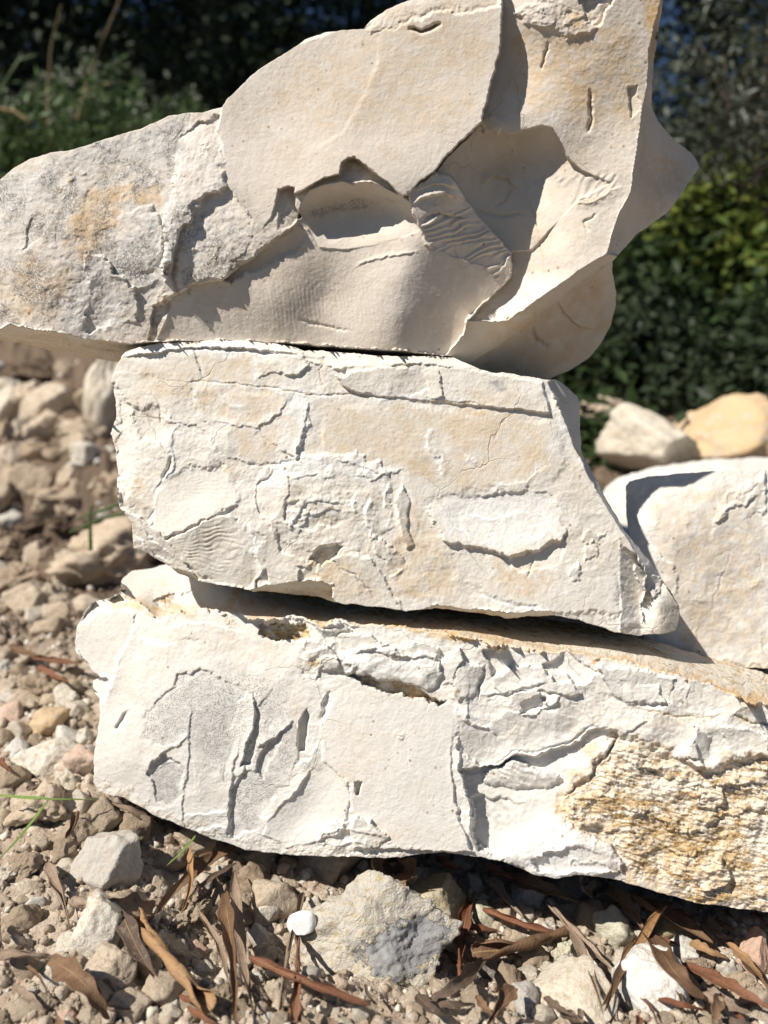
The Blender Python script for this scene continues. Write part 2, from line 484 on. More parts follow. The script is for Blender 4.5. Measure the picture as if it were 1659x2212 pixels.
# left face: broken plates
T.slab([(-80,430),(120,330),(260,292),(190,420),(150,560),(110,700),(-80,720)], .03, .03, .0, 14, 1.2)
T.slab([(180,545),(230,560),(245,590),(290,620),(300,700),(180,715),(190,600)], .18, .3, -.3, 3, 1.2, dome=-.25)
T.slab([(250,470),(330,440),(350,500),(350,560),(300,600),(250,580)], .06, .15, -.1, 4, 1.3, dome=.2)
T.slab([(385,300),(440,255),(478,250),(470,330),(490,400),(430,440),(380,520),(360,610),(350,480),(375,400)], .2, -.1, .3, 4, 1.4, dome=.15, domer=14)
T.slab([(410,440),(490,400),(562,492),(480,605),(415,600),(420,520)], -.08, .1, .2, 4, .9)
T.slab([(70,465),(110,460),(95,510),(50,540)], -.08, .15, -.1, 6)
T.slab([(330,660),(415,635),(430,735),(320,738)], -.12, .6, .3, 3)

T.ledge([(400,250),(402,340),(360,430),(345,520),(330,610)], .07, 40, -1)
T.ledge([(245,600),(300,625),(350,600)], .12, 30, -1)
T.groove([(345,690),(385,640),(375,600),(385,520)], 4, .25, 1, 'rust', .5)
# big smooth scoop
B = [(480,228),(490,210),(540,160),(640,96),(740,60),(790,54),(840,16),(920,-30),(1086,-60),(1087,20),(1083,100),(1066,160),(1050,230),(1042,262),(1003,300),(962,340),(940,371),(905,392),(884,420),(868,425),(848,402),(800,368),(775,345),(755,341),(738,352),(733,378),(700,385),(660,408),(636,420),(630,405),(600,408),(596,440),(586,470),(563,496),(525,440),(490,400),(488,350),(470,280)]
T.region(B, [(500,225,-.5),(560,150,-.7),(640,105,-.65),(740,66,-.6),(800,60,-.4),(900,8,-.3),(1080,-30,-.2),(600,250,-.3),(700,200,-.15),(800,180,.05),(900,150,.1),(980,150,.2),(1060,150,.35),(1080,60,.1),(565,480,.6),(500,380,.1),(650,380,.8),(740,340,1.05),(700,370,1.1),(640,412,1.0),(780,350,1.15),(850,390,1.35),(884,415,1.3),(950,350,1.1),(1040,255,.85),(800,290,.55),(900,280,.65)], 2.5, .25, .05)
T.ledge([(822,60),(815,130),(790,200),(740,285),(640,345)], .05, 130, -1, .2, 6)
T.slab([(785,62),(840,10),(920,-30),(1085,-50),(1080,10),(1000,30),(960,20),(900,40),(830,62),(800,75)], -.35, 0, .6, 8, 1.2, .5, dome=.25, domer=12)
T.groove([(880,62),(915,66),(955,52)], 4, .5, .5)
# lower smooth face
Cc = [(340,738),(360,690),(372,640),(420,612),(480,605),(545,560),(600,512),(640,486),(668,490),(700,520),(780,520),(860,500),(908,500),(918,530),(960,542),(1055,572),(1102,545),(1104,600),(1060,640),(1008,690),(1003,720),(975,768),(700,750),(500,738)]
T.region(Cc, [(345,730,-.2),(375,650,.1),(430,640,.0),(500,600,.22),(430,730,-.3),(540,720,-.28),(560,590,.2),(620,560,.15),(600,640,.3),(650,640,.0),(700,640,-.5),(670,720,-.45),(700,560,-.05),(760,545,.0),(780,640,.2),(740,740,-.3),(850,515,.2),(870,600,.85),(868,680,.75),(850,745,.45),(905,520,.6),(930,600,.1),(930,740,-.6),(1000,590,-.65),(1090,560,-1.5),(1060,640,-1.6),(1000,690,-1.2),(980,755,-1.1)], 2.5, .4, .12)
T.slab([(480,600),(560,545),(640,490),(680,500),(640,540),(560,580),(500,612)], -.25, 0, -.5, 10, 1.5)
T.ripples([(395,640),(640,585),(660,740),(370,735)], math.radians(-8), 27, .022, .9, 40)
T.ripples([(560,600),(850,570),(840,745),(540,735)], math.radians(-6), 9, .007, .8, 40)
T.ledge([(760,580),(800,565),(850,552),(910,545)], .12, 12, -1)
T.groove([(640,690),(700,705),(760,715)], 3, .1)
# arch cavity under the scoop
T.region([(640,486),(652,440),(668,410),(702,398),(735,392),(758,392),(800,390),(850,412),(884,432),(905,480),(908,500),(860,514),(800,532),(740,540),(690,534),(664,494)], [(660,440,.2),(700,408,.6),(760,400,.7),(830,410,.7),(882,438,.6),(655,482,.0),(690,526,None),(740,532,None),(800,526,None),(860,510,None),(905,498,.5),(720,458,-1.0),(780,455,-1.05),(835,462,-.7),(690,468,-.75),(690,508,-.2),(740,514,-.2),(800,509,-.15),(850,495,.0),(880,470,.1)], 2.5, .25, .1)

# nub at the arch's left end
T.slab([(596,440),(602,410),(615,402),(634,408),(640,440),(650,470),(630,488),(600,500),(602,460)], -.35, -.9, .3, 2.5, .5)
T.fan([(600,410),(640,405),(650,460),(610,475)], (618,480), 14, .07)
T.slab([(735,385),(745,355),(765,340),(785,352),(815,375),(845,405),(800,395),(760,395)], -.22, .2, .5, 4, .8, 1.2)
T.fan([(738,380),(760,345),(800,370),(820,395),(770,392)], (770,420), 16, .05)
# hollow right of the ridge
Ff = [(1087,-70),(1434,-70),(1432,0),(1404,100),(1399,185),(1385,250),(1375,325),(1362,415),(1334,465),(1310,550),(1154,652),(1099,692),(1009,694),(1060,640),(1104,600),(1102,545),(1045,480),(985,395),(940,370),(962,340),(1003,300),(1042,262),(1050,230),(1066,160),(1083,100)]
T.region(Ff, [(1092,0,-1.5),(1088,100,-1.9),(1078,180,-1.8),(1060,240,-1.2),(1150,30,-.5),(1200,100,-.5),(1200,200,-.62),(1150,250,-.65),(1180,268,-.55),(1300,50,-.15),(1300,150,-.3),(1300,250,-.55),(1420,0,-.15),(1400,120,-.3),(1390,220,-.42),(1300,320,-.6),(1370,330,-.1),(1350,430,.1),(1310,540,.5),(1250,350,-.7),(1250,450,-.4),(1200,550,-.2),(1150,640,-.5),(1100,685,-.6),(1020,690,-1.2),(1060,660,-2.4),(1110,580,-3.0),(1110,640,-2.3),(1130,500,-2.7),(1170,600,-1.1)], 2.5, .4, .35)
Hh = [(940,372),(965,338),(1005,302),(1042,264),(1062,282),(1100,290),(1140,280),(1170,272),(1192,277),(1206,300),(1225,340),(1255,368),(1320,395),(1250,430),(1150,540),(1103,545),(1045,480),(1005,430),(985,395)]
T.region(Hh, [(948,375,-1.2),(1000,315,-1.7),(1042,274,-1.5),(1080,290,-1.9),(1130,285,-1.9),(1180,282,-1.2),(1080,350,-3.1),(1130,350,-2.9),(1020,360,-2.6),(1190,330,-1.9),(1230,370,-1.2),(1300,398,-.5),(1250,430,-.7),(1180,420,-1.7),(1130,430,-2.4),(1060,430,-3.0),(1040,470,-3.0),(1110,520,-2.8),(1170,510,-1.1)], 3, .2, .12)
T.slab([(1040,262),(1062,248),(1085,258),(1070,292),(1045,284)], .35, 0, .5, 3, .8, .8)
T.ledge([(1040,405),(1070,375),(1095,388),(1118,410)], .35, 26, -1, .6)
T.groove([(1060,445),(1090,430),(1125,392)], 3, .12)
T.groove([(1010,450),(1075,470),(1140,462)], 3.5, .16)
T.ripples([(1195,380),(1340,370),(1330,420),(1230,450)], math.radians(35), 16, .04, 1.5, 8)
T.ledge([(1240,440),(1300,425),(1345,405)], .16, 22, 1)
T.groove([(1275,190),(1280,240),(1272,290)], 3.5, .35)
T.groove([(1183,90),(1176,120),(1172,150)], 3, .25)
T.slab([(1358,190),(1378,185),(1385,240),(1362,255)], -.18, .8, 0, 2.5, .6)
T.slab([(1105,30),(1180,-10),(1250,20),(1310,10),(1290,60),(1230,80),(1150,60)], .18, 0, .3, 14, 1.5, 1.4)
T.slab([(1250,-20),(1330,-30),(1310,30),(1290,60),(1262,40)], -.45, .3, .2, 5, 1.3, 1.2)
T.groove([(1270,500),(1262,480),(1290,462)], 2.5, .14)
T.groove([(1130,400),(1160,480),(1180,620)], 1.6, .05, .4, 'ochre', .5)
# hackled tongue
E = [(882,418),(905,394),(940,374),(968,378),(990,398),(1008,430),(1045,478),(1103,543),(1090,572),(1050,576),(985,556),(945,540),(918,520),(905,490),(888,455)]
T.region(E, [(886,420,1.0),(940,376,.75),(985,395,.35),(1010,430,-.7),(1050,480,-1.2),(1102,545,-1.8),(1060,570,-1.35),(985,552,-.4),(920,520,.7),(892,455,1.1),(950,450,.55)], 2.5, .5, .6)
T.ledge([(886,440),(925,425),(965,420),(1005,432)], .28, 24, -1, .8)
T.ledge([(895,412),(940,395),(985,405)], .22, 18, -1, .8)
T.groove([(900,470),(950,466),(1010,468)], 3, .18, 1, 'grey', .5)
T.ripples([(900,470),(1010,440),(1105,545),(1080,600),(990,560),(930,540)], math.radians(68), 15, .085, 2.2, 8)
T.slab([(1012,680),(1078,672),(1102,684),(1078,699),(1009,698)], .3, 0, .3, 2.5, .6)
# right blade, falling away from the edge
T.region([(1434,-70),(1438,-40),(1438,20),(1420,80),(1418,180),(1412,225),(1422,245),(1470,290),(1540,345),(1530,372),(1480,445),(1390,516),(1340,562),(1310,552),(1334,465),(1362,415),(1375,325),(1385,250),(1399,185),(1404,100),(1430,0)], [(1432,-30,-1),(1404,100,-.6),(1399,185,-.4),(1385,250,-.3),(1375,325,-.1),(1362,415,.1),(1334,465,.25),(1310,550,.4),(1420,40,-2.5),(1411,150,-2.4),(1407,225,-3.4),(1430,270,-6),(1512,362,-12),(1490,335,-11),(1465,430,-8),(1400,490,-5),(1340,548,-1.6),(1420,380,-5.5),(1390,420,-2.8),(1380,480,-3.2)], 2, .3, .12)
T.groove([(1345,490),(1360,520),(1352,545)], 2, .15)
# under the right-hand edge
T.region([(1009,694),(1099,690),(1154,650),(1310,548),(1338,552),(1322,565),(1334,660),(1300,745),(1190,840),(975,830),(960,770),(1003,720)], [(1009,697,.1),(1060,696,.35),(1100,690,.4),(1154,650,.4),(1240,592,.35),(1316,550,.2),(1003,730,-.4),(978,768,-.8),(1060,740,-1.6),(1110,720,-2.1),(1200,655,-2.1),(1290,592,-1.9),(1060,800,-5)], 2, .4, .1)
T.region([(1325,560),(1340,640),(1336,670),(1300,755),(1190,845),(1010,845),(1010,792),(1095,735),(1180,668),(1262,600)], [(1010,792,-3.2),(1095,738,-3.0),(1180,668,-3.0),(1262,602,-3.0),(1322,565,-3.4),(1332,650,-9),(1300,740,-11),(1190,818,-10.5),(1040,815,-7),(1200,740,-7.2)], 2, .4, .2)
T.groove([(1150,700),(1160,735),(1185,750)], 5, .6)
T.ledge([(1190,640),(1230,690),(1290,720)], .5, 60, -1)
# underside seen below the front edge
T.region([(-90,709),(-40,706),(0,710),(20,700),(60,708),(120,717),(170,727),(215,737),(270,742),(330,738),(420,735),(500,734),(600,739),(700,747),(800,754),(900,759),(975,768),(975,840),(200,840),(-90,745)], [(-60,708,-.6),(0,712,.0),(130,720,.1),(270,741,.2),(420,736,-.3),(600,740,-.3),(800,755,-.2),(970,768,-.6),(0,735,-7),(130,762,-11.5),(255,783,-16),(420,775,-14),(600,775,-13),(800,790,-13),(970,800,-13)], 2, .7, .25)
T.scallop(80, .28, 1, mask=np.clip(T.rough - .2, .0, 1.3)); T.scallop(30, .14, 2, mask=np.clip(T.rough - .2, .0, 1.3)); T.scallop(150, .18, 3, mask=(T.rough < .3) * .7)
T.chips(17, .04, 2, 1.4, .8, mask=np.clip(T.rough - .2, 0, 1.3)); T.noise(24, .06, 6, 4, mask=np.clip(T.rough - .3, 0, 1)); T.scallop(14, .06, 8, mask=np.clip(T.rough - .3, 0, 1))
T.noise(60, .06, 1); T.noise(9, .014, 2, 3, mask=.35 + T.rough)
T.paint('white', [(-90,420),(120,325),(400,246),(480,230),(490,400),(562,492),(480,605),(340,740),(-90,715)], .22, 30, 3, .5, 30)
T.paint('dend', [(-90,420),(120,325),(260,290),(400,246),(405,330),(380,400),(430,440),(562,492),(480,605),(400,640),(360,560),(340,620),(180,600),(100,715),(-90,715)], 1.0, 30, 2.5, .1)
T.paint('dend', [(120,600),(190,560),(240,600),(330,640),(340,720),(100,720)], .5, 25, 2, .5)
T.paint('dend', [(0,560),(90,540),(150,600),(130,715),(-20,710)], .9, 25, 2, .3)
T.paint('grey', [(110,335),(255,292),(330,265),(405,245),(400,330),(350,350),(220,350),(120,380)], .6, 22, 2, .25)
T.paint('grey', [(-60,420),(40,370),(110,350),(150,420),(60,480)], .35, 30, 2, .3)
T.paint('ochre', [(190,400),(290,385),(365,400),(350,440),(280,450),(240,500),(180,570),(130,520)], 1.0, 30, 2.5, .25)
T.paint('ochre', [(-20,590),(80,540),(180,600),(140,700),(0,700)], .6, 40, 3, .4)
T.paint('white', [(-80,400),(110,335),(130,420),(60,560),(-80,600)], .35, 20, 3, .5, 20)
T.paint('white', [(330,440),(430,430),(470,470),(415,600),(360,640),(250,610),(250,520)], .5, 25, 3, .5)
T.paint('white', [(110,690),(180,560),(250,540),(300,640),(250,725),(150,725)], .55, 20, 3, .4)
for x, y, r in ((155,385,9),(132,410,8),(355,650,12),(335,700,16),(402,455,8),(470,530,5),(465,556,5),(440,320,8)): T.spot('rust', x, y, r, .9, r * 1.8)
T.paint('dend', [(560,480),(652,448),(668,470),(600,520),(500,600),(470,608)], .75, 8, 1)
T.paint('dend', [(650,455),(760,430),(850,425),(860,440),(760,455),(660,470)], .7, 8, 1, .3)
T.paint('grey', [(480,390),(530,410),(570,480),(545,480)], .35, 14, 1, .4)
T.paint('ochre', [(520,260),(600,250),(900,290),(1000,280),(1060,120),(1085,-20),(920,-10),(740,66),(620,140)], .22, 60, 3, .8, 30)
for x, y, r in ((880,55,26),(930,90,22),(700,270,20),(620,100,16),(980,120,20),(800,250,24),(1000,230,20)): T.spot('ochre', x, y, r, .4)
T.paint('ochre', [(1090,60),(1380,40),(1370,280),(1200,260),(1100,200)], .42, 40, 3, .9, 26)
for x, y, r in ((1270,160,14),(1310,165,14),(1180,90,12),(1250,40,24),(1120,110,22)): T.spot('ochre', x, y, r, .6)
T.paint('grey', [(1130,385),(1200,375),(1290,385),(1365,375),(1360,405),(1260,410),(1130,405)], .35, 12, 2, .5)
T.paint('rust', [(1245,430),(1300,418),(1330,412),(1300,428),(1250,440)], .8, 6, 1, .3)
T.paint('ochre', [(1385,250),(1420,330),(1512,362),(1470,420),(1400,480),(1370,420)], .35, 30, 2, .7)
T.paint('ochre', [(1380,-60),(1440,-60),(1412,180),(1400,110)], .8, 10, 1, .2)
T.paint('ochre', [(1060,700),(1300,590),(1330,700),(1200,815),(1030,812)], .35, 30, 2, .8, 26)
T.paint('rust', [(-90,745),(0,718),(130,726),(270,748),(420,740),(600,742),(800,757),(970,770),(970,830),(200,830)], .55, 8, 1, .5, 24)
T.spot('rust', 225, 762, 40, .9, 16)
# ---- middle stone
out = [(252,790),(262,770),(275,757),(300,750),(340,743),(400,738),(460,736),(520,736),(580,742),(640,750),(655,757),(700,758),(760,763),(820,768),(880,770),(930,768),(985,772),(1010,785),(1040,800),(1075,805),(1110,808),(1150,815),(1170,820),(1200,820),(1225,835),(1245,855),(1253,875),(1253,930),(1257,980),(1280,1020),(1300,1060),(1330,1110),(1350,1150),(1385,1190),(1410,1220),(1430,1250),(1450,1275),(1467,1310),(1468,1330),(1460,1360),(1435,1368),(1400,1370),(1380,1375),(1340,1368),(1300,1355),(1250,1340),(1200,1330),(1150,1330),(1090,1336),(1050,1328),(1000,1318),(940,1315),(880,1320),(830,1312),(790,1310),(720,1300),(690,1290),(650,1285),(600,1280),(550,1278),(520,1270),(480,1265),(430,1255),(390,1240),(350,1215),(320,1195),(290,1185),(285,1150),(285,1130),(260,1095),(252,1070),(255,1020),(248,960),(240,935),(252,900),(250,860),(240,822),(248,800)]
S = Stone(out, 0.541, 0.0, 0.10, 1.8, 23, 2.6)
S.base([(250,800,-.6),(245,940,-.5),(270,1080,-.4),(320,1190,-.5),(420,1250,-.2),(300,770,-.2),(330,1000,.0),(500,760,.15),(500,1000,.2),(500,1200,.2),(800,800,.25),(800,1000,.3),(800,1250,.2),(1100,830,.15),(1100,1050,.2),(1150,1300,.1),(1300,1250,.1),(1340,1350,-.2),(950,1300,.1)])
S.lk = .5; S.sk = .7
S.rough[:] = .5
S.scar = .9
for PP, rv in (([(690,880),(900,872),(1000,890),(1190,905),(1230,1000),(1180,1050),(1000,1060),(930,1080),(900,1150),(870,1040),(860,1010),(700,970)], .06), ([(480,850),(560,850),(625,850),(590,910),(560,940),(590,985),(540,1000),(500,960)], .06), ([(350,1030),(480,1010),(510,1090),(540,1150),(550,1260),(430,1235),(340,1150)], .15), ([(290,775),(400,760),(520,760),(640,775),(640,830),(420,815),(300,815)], .12), ([(970,1200),(1150,1215),(1330,1240),(1335,1330),(1050,1300)], .1)):
    q, d = S.poly(PP, 1.2); t = sstep(d / 16 + .3); S.rough[q] = S.rough[q] * (1 - t) + rv * t
# upper bevel
S.region([(262,770),(275,757),(400,736),(520,733),(655,752),(820,765),(985,768),(1040,800),(985,792),(900,784),(800,790),(720,796),(668,778),(640,762),(520,752),(400,752),(300,768)], [(262,775,-.4),(300,756,-.1),(400,740,-.1),(520,737,-.1),(655,757,-.1),(820,770,-.2),(985,775,-.2),(300,768,.15),(520,752,.35),(700,790,.4),(900,784,.4),(985,792,.3)], 4, .8, .4)
S.slab([(400,752),(520,752),(640,765),(720,798),(830,857),(1060,880),(1190,893),(1170,825),(1000,795),(900,786)], .05, .1, .1, 5, .5, .35)
S.ledge([(320,820),(430,822),(590,837),(670,852),(770,854),(830,857),(954,867),(1029,872),(1064,882),(1149,890)], .06, 30, -1, .5, 2.0)
S.groove([(320,820),(430,822),(590,837),(670,852),(770,854),(830,857),(954,867),(1029,872),(1064,882),(1149,890),(1190,896)], 1.5, .07, .5, 'ochre', .9)
S.groove([(415,742),(430,790),(440,822)], 2.5, .12, .8, 'grey', .5)
S.slab([(560,755),(650,755),(668,790),(630,812),(560,805)], .2, .2, .4, 3, 1.2, .9, dome=.1)
S.ledge([(553,772),(556,790),(552,818)], .12, 24, -1)
S.slab([(730,810),(850,790),(910,800),(930,840),(860,856),(760,850)], .16, -.4, -.3, 4, 1.2, .4)
S.slab([(920,795),(950,800),(960,858),(890,852)], .14, .5, 0, 3, 1, .5)
# chipped white bands round the polished plates
for L, a, sd in (([(630,845),(600,890),(560,925),(500,915),(460,907)], .2, 1), ([(655,862),(668,900),(660,950),(640,990)], .22, 1), ([(420,825),(415,870),(440,900),(470,930)], .14, -1), ([(480,840),(500,870),(540,880)], .1, 1), ([(929,922),(917,962),(945,995),(965,1040)], .16, -1), ([(1190,1000),(1130,1040),(1060,1050)], .1, -1), ([(1010,985),(1030,995)], .15, 1)):
    S.ledge(L, a, 26, sd, 1.4)
S.slab([(640,990),(560,1000),(500,990),(430,920),(330,900),(260,860),(250,1000),(270,1090),(330,1160),(420,1250),(560,1270),(560,1050)], -.12, 0, 0, 6, 1.5, .8)
S.slab([(590,900),(640,850),(660,860),(655,960),(640,990),(600,960),(560,940)], .08, .2, .2, 4, 1.6, .3)
# left edge facets and the hollow
S.slab([(240,820),(285,880),(290,960),(280,1080),(300,1130),(262,1100),(235,1000)], -.3, .9, 0, 10, 1.4, .7)
S.slab([(285,880),(345,875),(378,930),(350,965),(300,950)], -.25, 0, 0, 16, 1, .2, dome=-.35, domer=25)
S.ledge([(350,872),(385,917),(370,962),(380,1002),(360,1027),(345,1032),(330,1082)], .16, 40, 1, 1)
S.groove([(345,1035),(362,1010),(372,985)], 3.5, .3)
S.groove([(345,870),(348,905),(352,925)], 2, .1)
# conch scoop, hackled shell below it
K1 = [(360,1032),(420,1007),(480,1012),(505,1052),(510,1092),(465,1112),(410,1142),(360,1165),(330,1147),(330,1082)]
S.region(K1, [(360,1032,-.1),(480,1015,.0),(510,1090,.35),(465,1112,.5),(410,1142,.55),(360,1165,.4),(330,1147,.1),(330,1082,-.15),(430,1065,-.05)], 12, 1.3, .2)
S.fan(K1, (340,1060), 34, .025, 2.5, 30)
K2 = [(360,1167),(412,1142),(466,1112),(500,1108),(530,1142),(545,1182),(555,1232),(542,1272),(480,1262),(425,1235),(385,1202)]
S.region(K2, [(360,1167,.3),(412,1142,.5),(466,1112,.5),(500,1110,.45),(530,1142,.35),(550,1230,.0),(540,1270,-.3),(480,1260,-.2),(425,1232,.1),(385,1202,.2),(460,1190,.0)], 8, 1.2, .35)
S.fan([(365,1165),(466,1112),(512,1120),(540,1190),(470,1250),(400,1212)], (300,1190), 46, .075, 3.0, 14, 1)
S.region([(270,1100),(300,1120),(322,1130),(372,1180),(420,1240),(350,1235),(285,1195),(270,1150)], [(285,1107,-.3),(322,1130,.1),(372,1180,.25),(418,1238,.1),(290,1180,-1.6),(345,1220,-1.6),(275,1140,-1.2)], 3, .9, 1.0)
S.ledge([(300,1120),(330,1165),(375,1200)], .3, 20, 1); S.ledge([(290,1150),(330,1195),(370,1222)], .3, 16, 1)
S.ledge([(535,1120),(552,1180),(560,1240),(555,1275)], .2, 30, -1)
S.slab([(550,1255),(575,1235),(585,1262),(560,1275)], -.5, 0, .5, 3)
# broken rose in the middle
S.slab([(555,1042),(575,1012),(640,992),(700,982),(775,982),(820,1002),(845,1060),(850,1130),(800,1180),(720,1210),(640,1190),(590,1160),(560,1100)], .18, 0, -.1, 6, 1.6, .9, dome=.2, domer=35)
S.slab([(555,1050),(600,1015),(625,1035),(615,1090),(590,1120),(560,1110)], -.12, .7, 0, 3, 1, .5, dome=-.1)
S.slab([(620,1090),(700,1060),(770,1080),(780,1120),(700,1140),(640,1140),(615,1120)], -.1, .2, -.3, 6, 1.5, 1.0)
S.slab([(590,1120),(640,1140),(690,1170),(680,1220),(610,1190)], -.08, .2, -.2, 6, 1.4, .9)
for L, a, sd in (([(630,1040),(680,1022),(720,1030)], .2, -1), ([(640,1095),(690,1080),(745,1085)], .28, -1), ([(620,1108),(680,1112),(730,1100)], .22, -1), ([(770,1055),(765,1090),(772,1120)], .25, -1), ([(795,1075),(790,1110),(800,1160)], .3, -1), ([(838,1030),(836,1070),(828,1100)], .3, -1), ([(720,1000),(790,1010),(820,1030)], .2, -1), ([(760,1020),(800,1035),(850,1025),(872,1012)], .25, -1), ([(665,1075),(640,1110),(625,1150)], .3, 1)):
    S.ledge(L, a, 24, sd, 1.3)
S.slab([(668,1210),(690,1182),(730,1174),(745,1182),(722,1200),(700,1225)], -.95, 0, .8, 4, .8, 1)
S.ledge([(672,1212),(690,1180),(745,1172)], .2, 20, -1, .6)
S.slab([(645,1225),(690,1215),(690,1250),(668,1260),(645,1250)], -.3, .6, -.6, 3, 1.2, 1.3)
S.slab([(800,1160),(850,1180),(880,1215),(870,1240),(830,1215)], .25, 0, -.6, 4, 1.5, 1.2)
S.ledge([(862,1225),(850,1240),(838,1245)], .3, 16, -1)
S.slab([(855,1080),(870,1050),(885,1090),(880,1140),(895,1180),(880,1185),(866,1150)], .32, -1.2, .1, 3, .7, .4)
S.slab([(700,1200),(800,1200),(870,1320),(720,1305)], .1, .3, -.2, 10, 1.4, .4)
S.groove([(690,1188),(740,1230),(790,1262),(830,1312)], 2.2, .12, 1, 'grey', .4)
# right scoop and what lies below it
S1 = [(924,1097),(950,1075),(984,1064),(1044,1072),(1100,1062),(1149,1052),(1189,1062),(1206,1090),(1214,1127),(1220,1157),(1179,1182),(1129,1200),(1079,1202),(1029,1184),(974,1177),(958,1160),(929,1122)]
S.region(S1, [(924,1097,.3),(984,1066,.15),(1149,1056,.1),(1200,1080,.1),(1220,1150,.4),(1179,1180,.62),(1079,1200,.65),(974,1175,.6),(930,1122,.5),(1000,1110,.12),(1100,1100,.0),(1160,1100,.05),(1080,1150,.3)], 7, 1.5, .3)
S.ledge([(985,1110),(1060,1118),(1150,1108)], .1, 30, 1)
S.ledge([(1129,1175),(1160,1160),(1190,1140)], .15, 18, 1)
S.slab([(1075,1205),(1180,1184),(1224,1157),(1212,1215),(1190,1225),(1120,1235)], -.25, .3, .5, 6, .8, .3)
S.slab([(970,1190),(1060,1190),(1080,1215),(1180,1230),(1330,1250),(1335,1330),(1180,1325),(1060,1285),(990,1250)], .05, 0, .25, 12, 1.5, .25)
S.groove([(1154,1195),(1147,1225),(1140,1250)], 2, .12)
S.ledge([(1019,1282),(1054,1292),(1109,1312),(1179,1317),(1229,1337)], .12, 50, 1, .6)
for P in ([(1260,1180),(1290,1165),(1285,1200),(1265,1215)], [(1230,1240),(1250,1220),(1262,1245),(1240,1255)], [(1270,1150),(1310,1150),(1295,1172),(1262,1172)]):
    S.slab(P, .2, 0, -.3, 3, 1.4, .8)
# right end
S.region([(1338,1172),(1372,1196),(1395,1240),(1385,1300),(1388,1378),(1338,1372),(1341,1312)], [(1341,1180,.2),(1341,1312,.1),(1340,1368,-.2),(1370,1196,-.5),(1395,1240,-1.4),(1388,1300,-1.3),(1385,1370,-1.0)], 2.5, .6, 1.1)
S.region([(1182,826),(1196,860),(1216,900),(1236,950),(1260,1000),(1290,1060),(1320,1110),(1347,1152),(1374,1196),(1398,1242),(1420,1260),(1440,1240),(1300,1040),(1262,960),(1260,860),(1230,830),(1200,815)], [(1182,828,.0),(1216,900,.1),(1236,950,.1),(1290,1060,.1),(1347,1152,.1),(1374,1196,.0),(1398,1242,-.3),(1225,835,-4.5),(1250,870,-6),(1253,930,-5),(1257,980,-3.2),(1300,1060,-1.6),(1350,1150,-1.4),(1410,1220,-2.2)], 2, .5, .4)
S.region([(1398,1240),(1425,1245),(1452,1275),(1470,1310),(1470,1340),(1460,1365),(1388,1378),(1386,1300),(1394,1262)], [(1398,1245,-.6),(1425,1250,-1.5),(1450,1280,-1.2),(1467,1320,-1.4),(1460,1360,-1.3),(1400,1372,-.9),(1392,1300,-1.5),(1420,1300,-.35),(1430,1350,-.45)], 3, .9, .8)
S.slab([(1370,1225),(1400,1215),(1432,1245),(1428,1275),(1395,1285),(1378,1260)], .35, .2, -.2, 4, 1.6, 2.2)
# lower lip, underside
S.region([(540,1276),(600,1262),(650,1250),(720,1262),(722,1305),(650,1290),(550,1282)], [(540,1276,-.1),(600,1264,.1),(650,1255,.2),(720,1264,.2),(560,1282,-1.5),(650,1288,-2.5),(720,1302,-2.0)], 2, .8, .5)
S.region([(900,1322),(940,1308),(1000,1311),(1050,1318),(1090,1326),(1150,1320),(1200,1322),(1200,1335),(1090,1345),(1000,1326)], [(940,1308,.1),(1000,1311,.1),(1090,1326,.1),(1200,1322,.1),(940,1318,-1.2),(1050,1330,-1.4),(1150,1332,-1.4)], 2, .8, .6)
S.region([(340,1225),(390,1228),(430,1248),(425,1262),(380,1245)], [(345,1225,-1.8),(390,1230,-.6),(428,1250,-.5),(400,1250,-2.0)], 2, .6)
msk = S.rough.copy()
S.scallop(150, .5, 11, mask=.35 + .3 * msk); S.scallop(62, .34, 1, 1.2, .85, mask=np.clip(msk, 0, 1.1), ang=.5); S.scallop(26, .12, 2, 1.2, .8, mask=np.clip(msk, 0, 1.1)); S.chips(30, .03, 2, 1.3, .8, mask=np.clip(msk - .15, 0, 1.1)); S.chips(11, .035, 3, mask=np.clip(msk - .25, 0, 1.2)); S.noise(26, .03, 7, 3)
S.noise(70, .06, 1); S.noise(8, .013, 2, 3, mask=.4 + S.rough)
# colours of the middle stone
S.paint('ochre', [(690,880),(900,870),(1000,890),(1190,900),(1200,1000),(1150,1050),(1000,1060),(900,1040),(860,1010),(700,960)], .33, 25, 2, .4, 30)
S.spot('ochre', 1040, 905, 60, .5); S.spot('ochre', 1015, 950, 35, .35)
S.paint('ochre', [(290,790),(560,760),(620,840),(600,1000),(540,990),(440,900),(320,850)], .28, 25, 2, .4, 30)
S.paint('ochre', [(840,1180),(900,1060),(925,1130),(960,1180),(1000,1250),(960,1300),(850,1300)], .4, 20, 2, .5, 25)
S.spot('ochre', 860, 1240, 28, .6); S.spot('ochre', 960, 1245, 26, .6); S.spot('ochre', 295, 1050, 16, .75, 26); S.spot('ochre', 310, 1090, 14, .4, 30); S.spot('ochre', 495, 1015, 20, .5)
S.paint('ochre', [(1060,1215),(1180,1215),(1200,1270),(1120,1290),(1050,1260)], .45, 25, 2, .8, 14)
S.paint('ochre', [(650,1200),(760,1200),(840,1300),(700,1290)], .3, 20, 2, .6, 20)
S.paint('rust', [(540,1278),(650,1268),(720,1274),(720,1310),(560,1290)], .35, 6, 1, .5)
S.paint('rust', [(690,1186),(735,1176),(720,1196),(690,1215)], .25, 6, 1, .5)
S.paint('rust', [(900,1318),(1000,1318),(1100,1328),(1100,1350),(900,1330)], .6, 4, 1, .3)
S.paint('rust', [(340,1222),(390,1232),(425,1252),(420,1270),(350,1240)], .9, 4, 1)
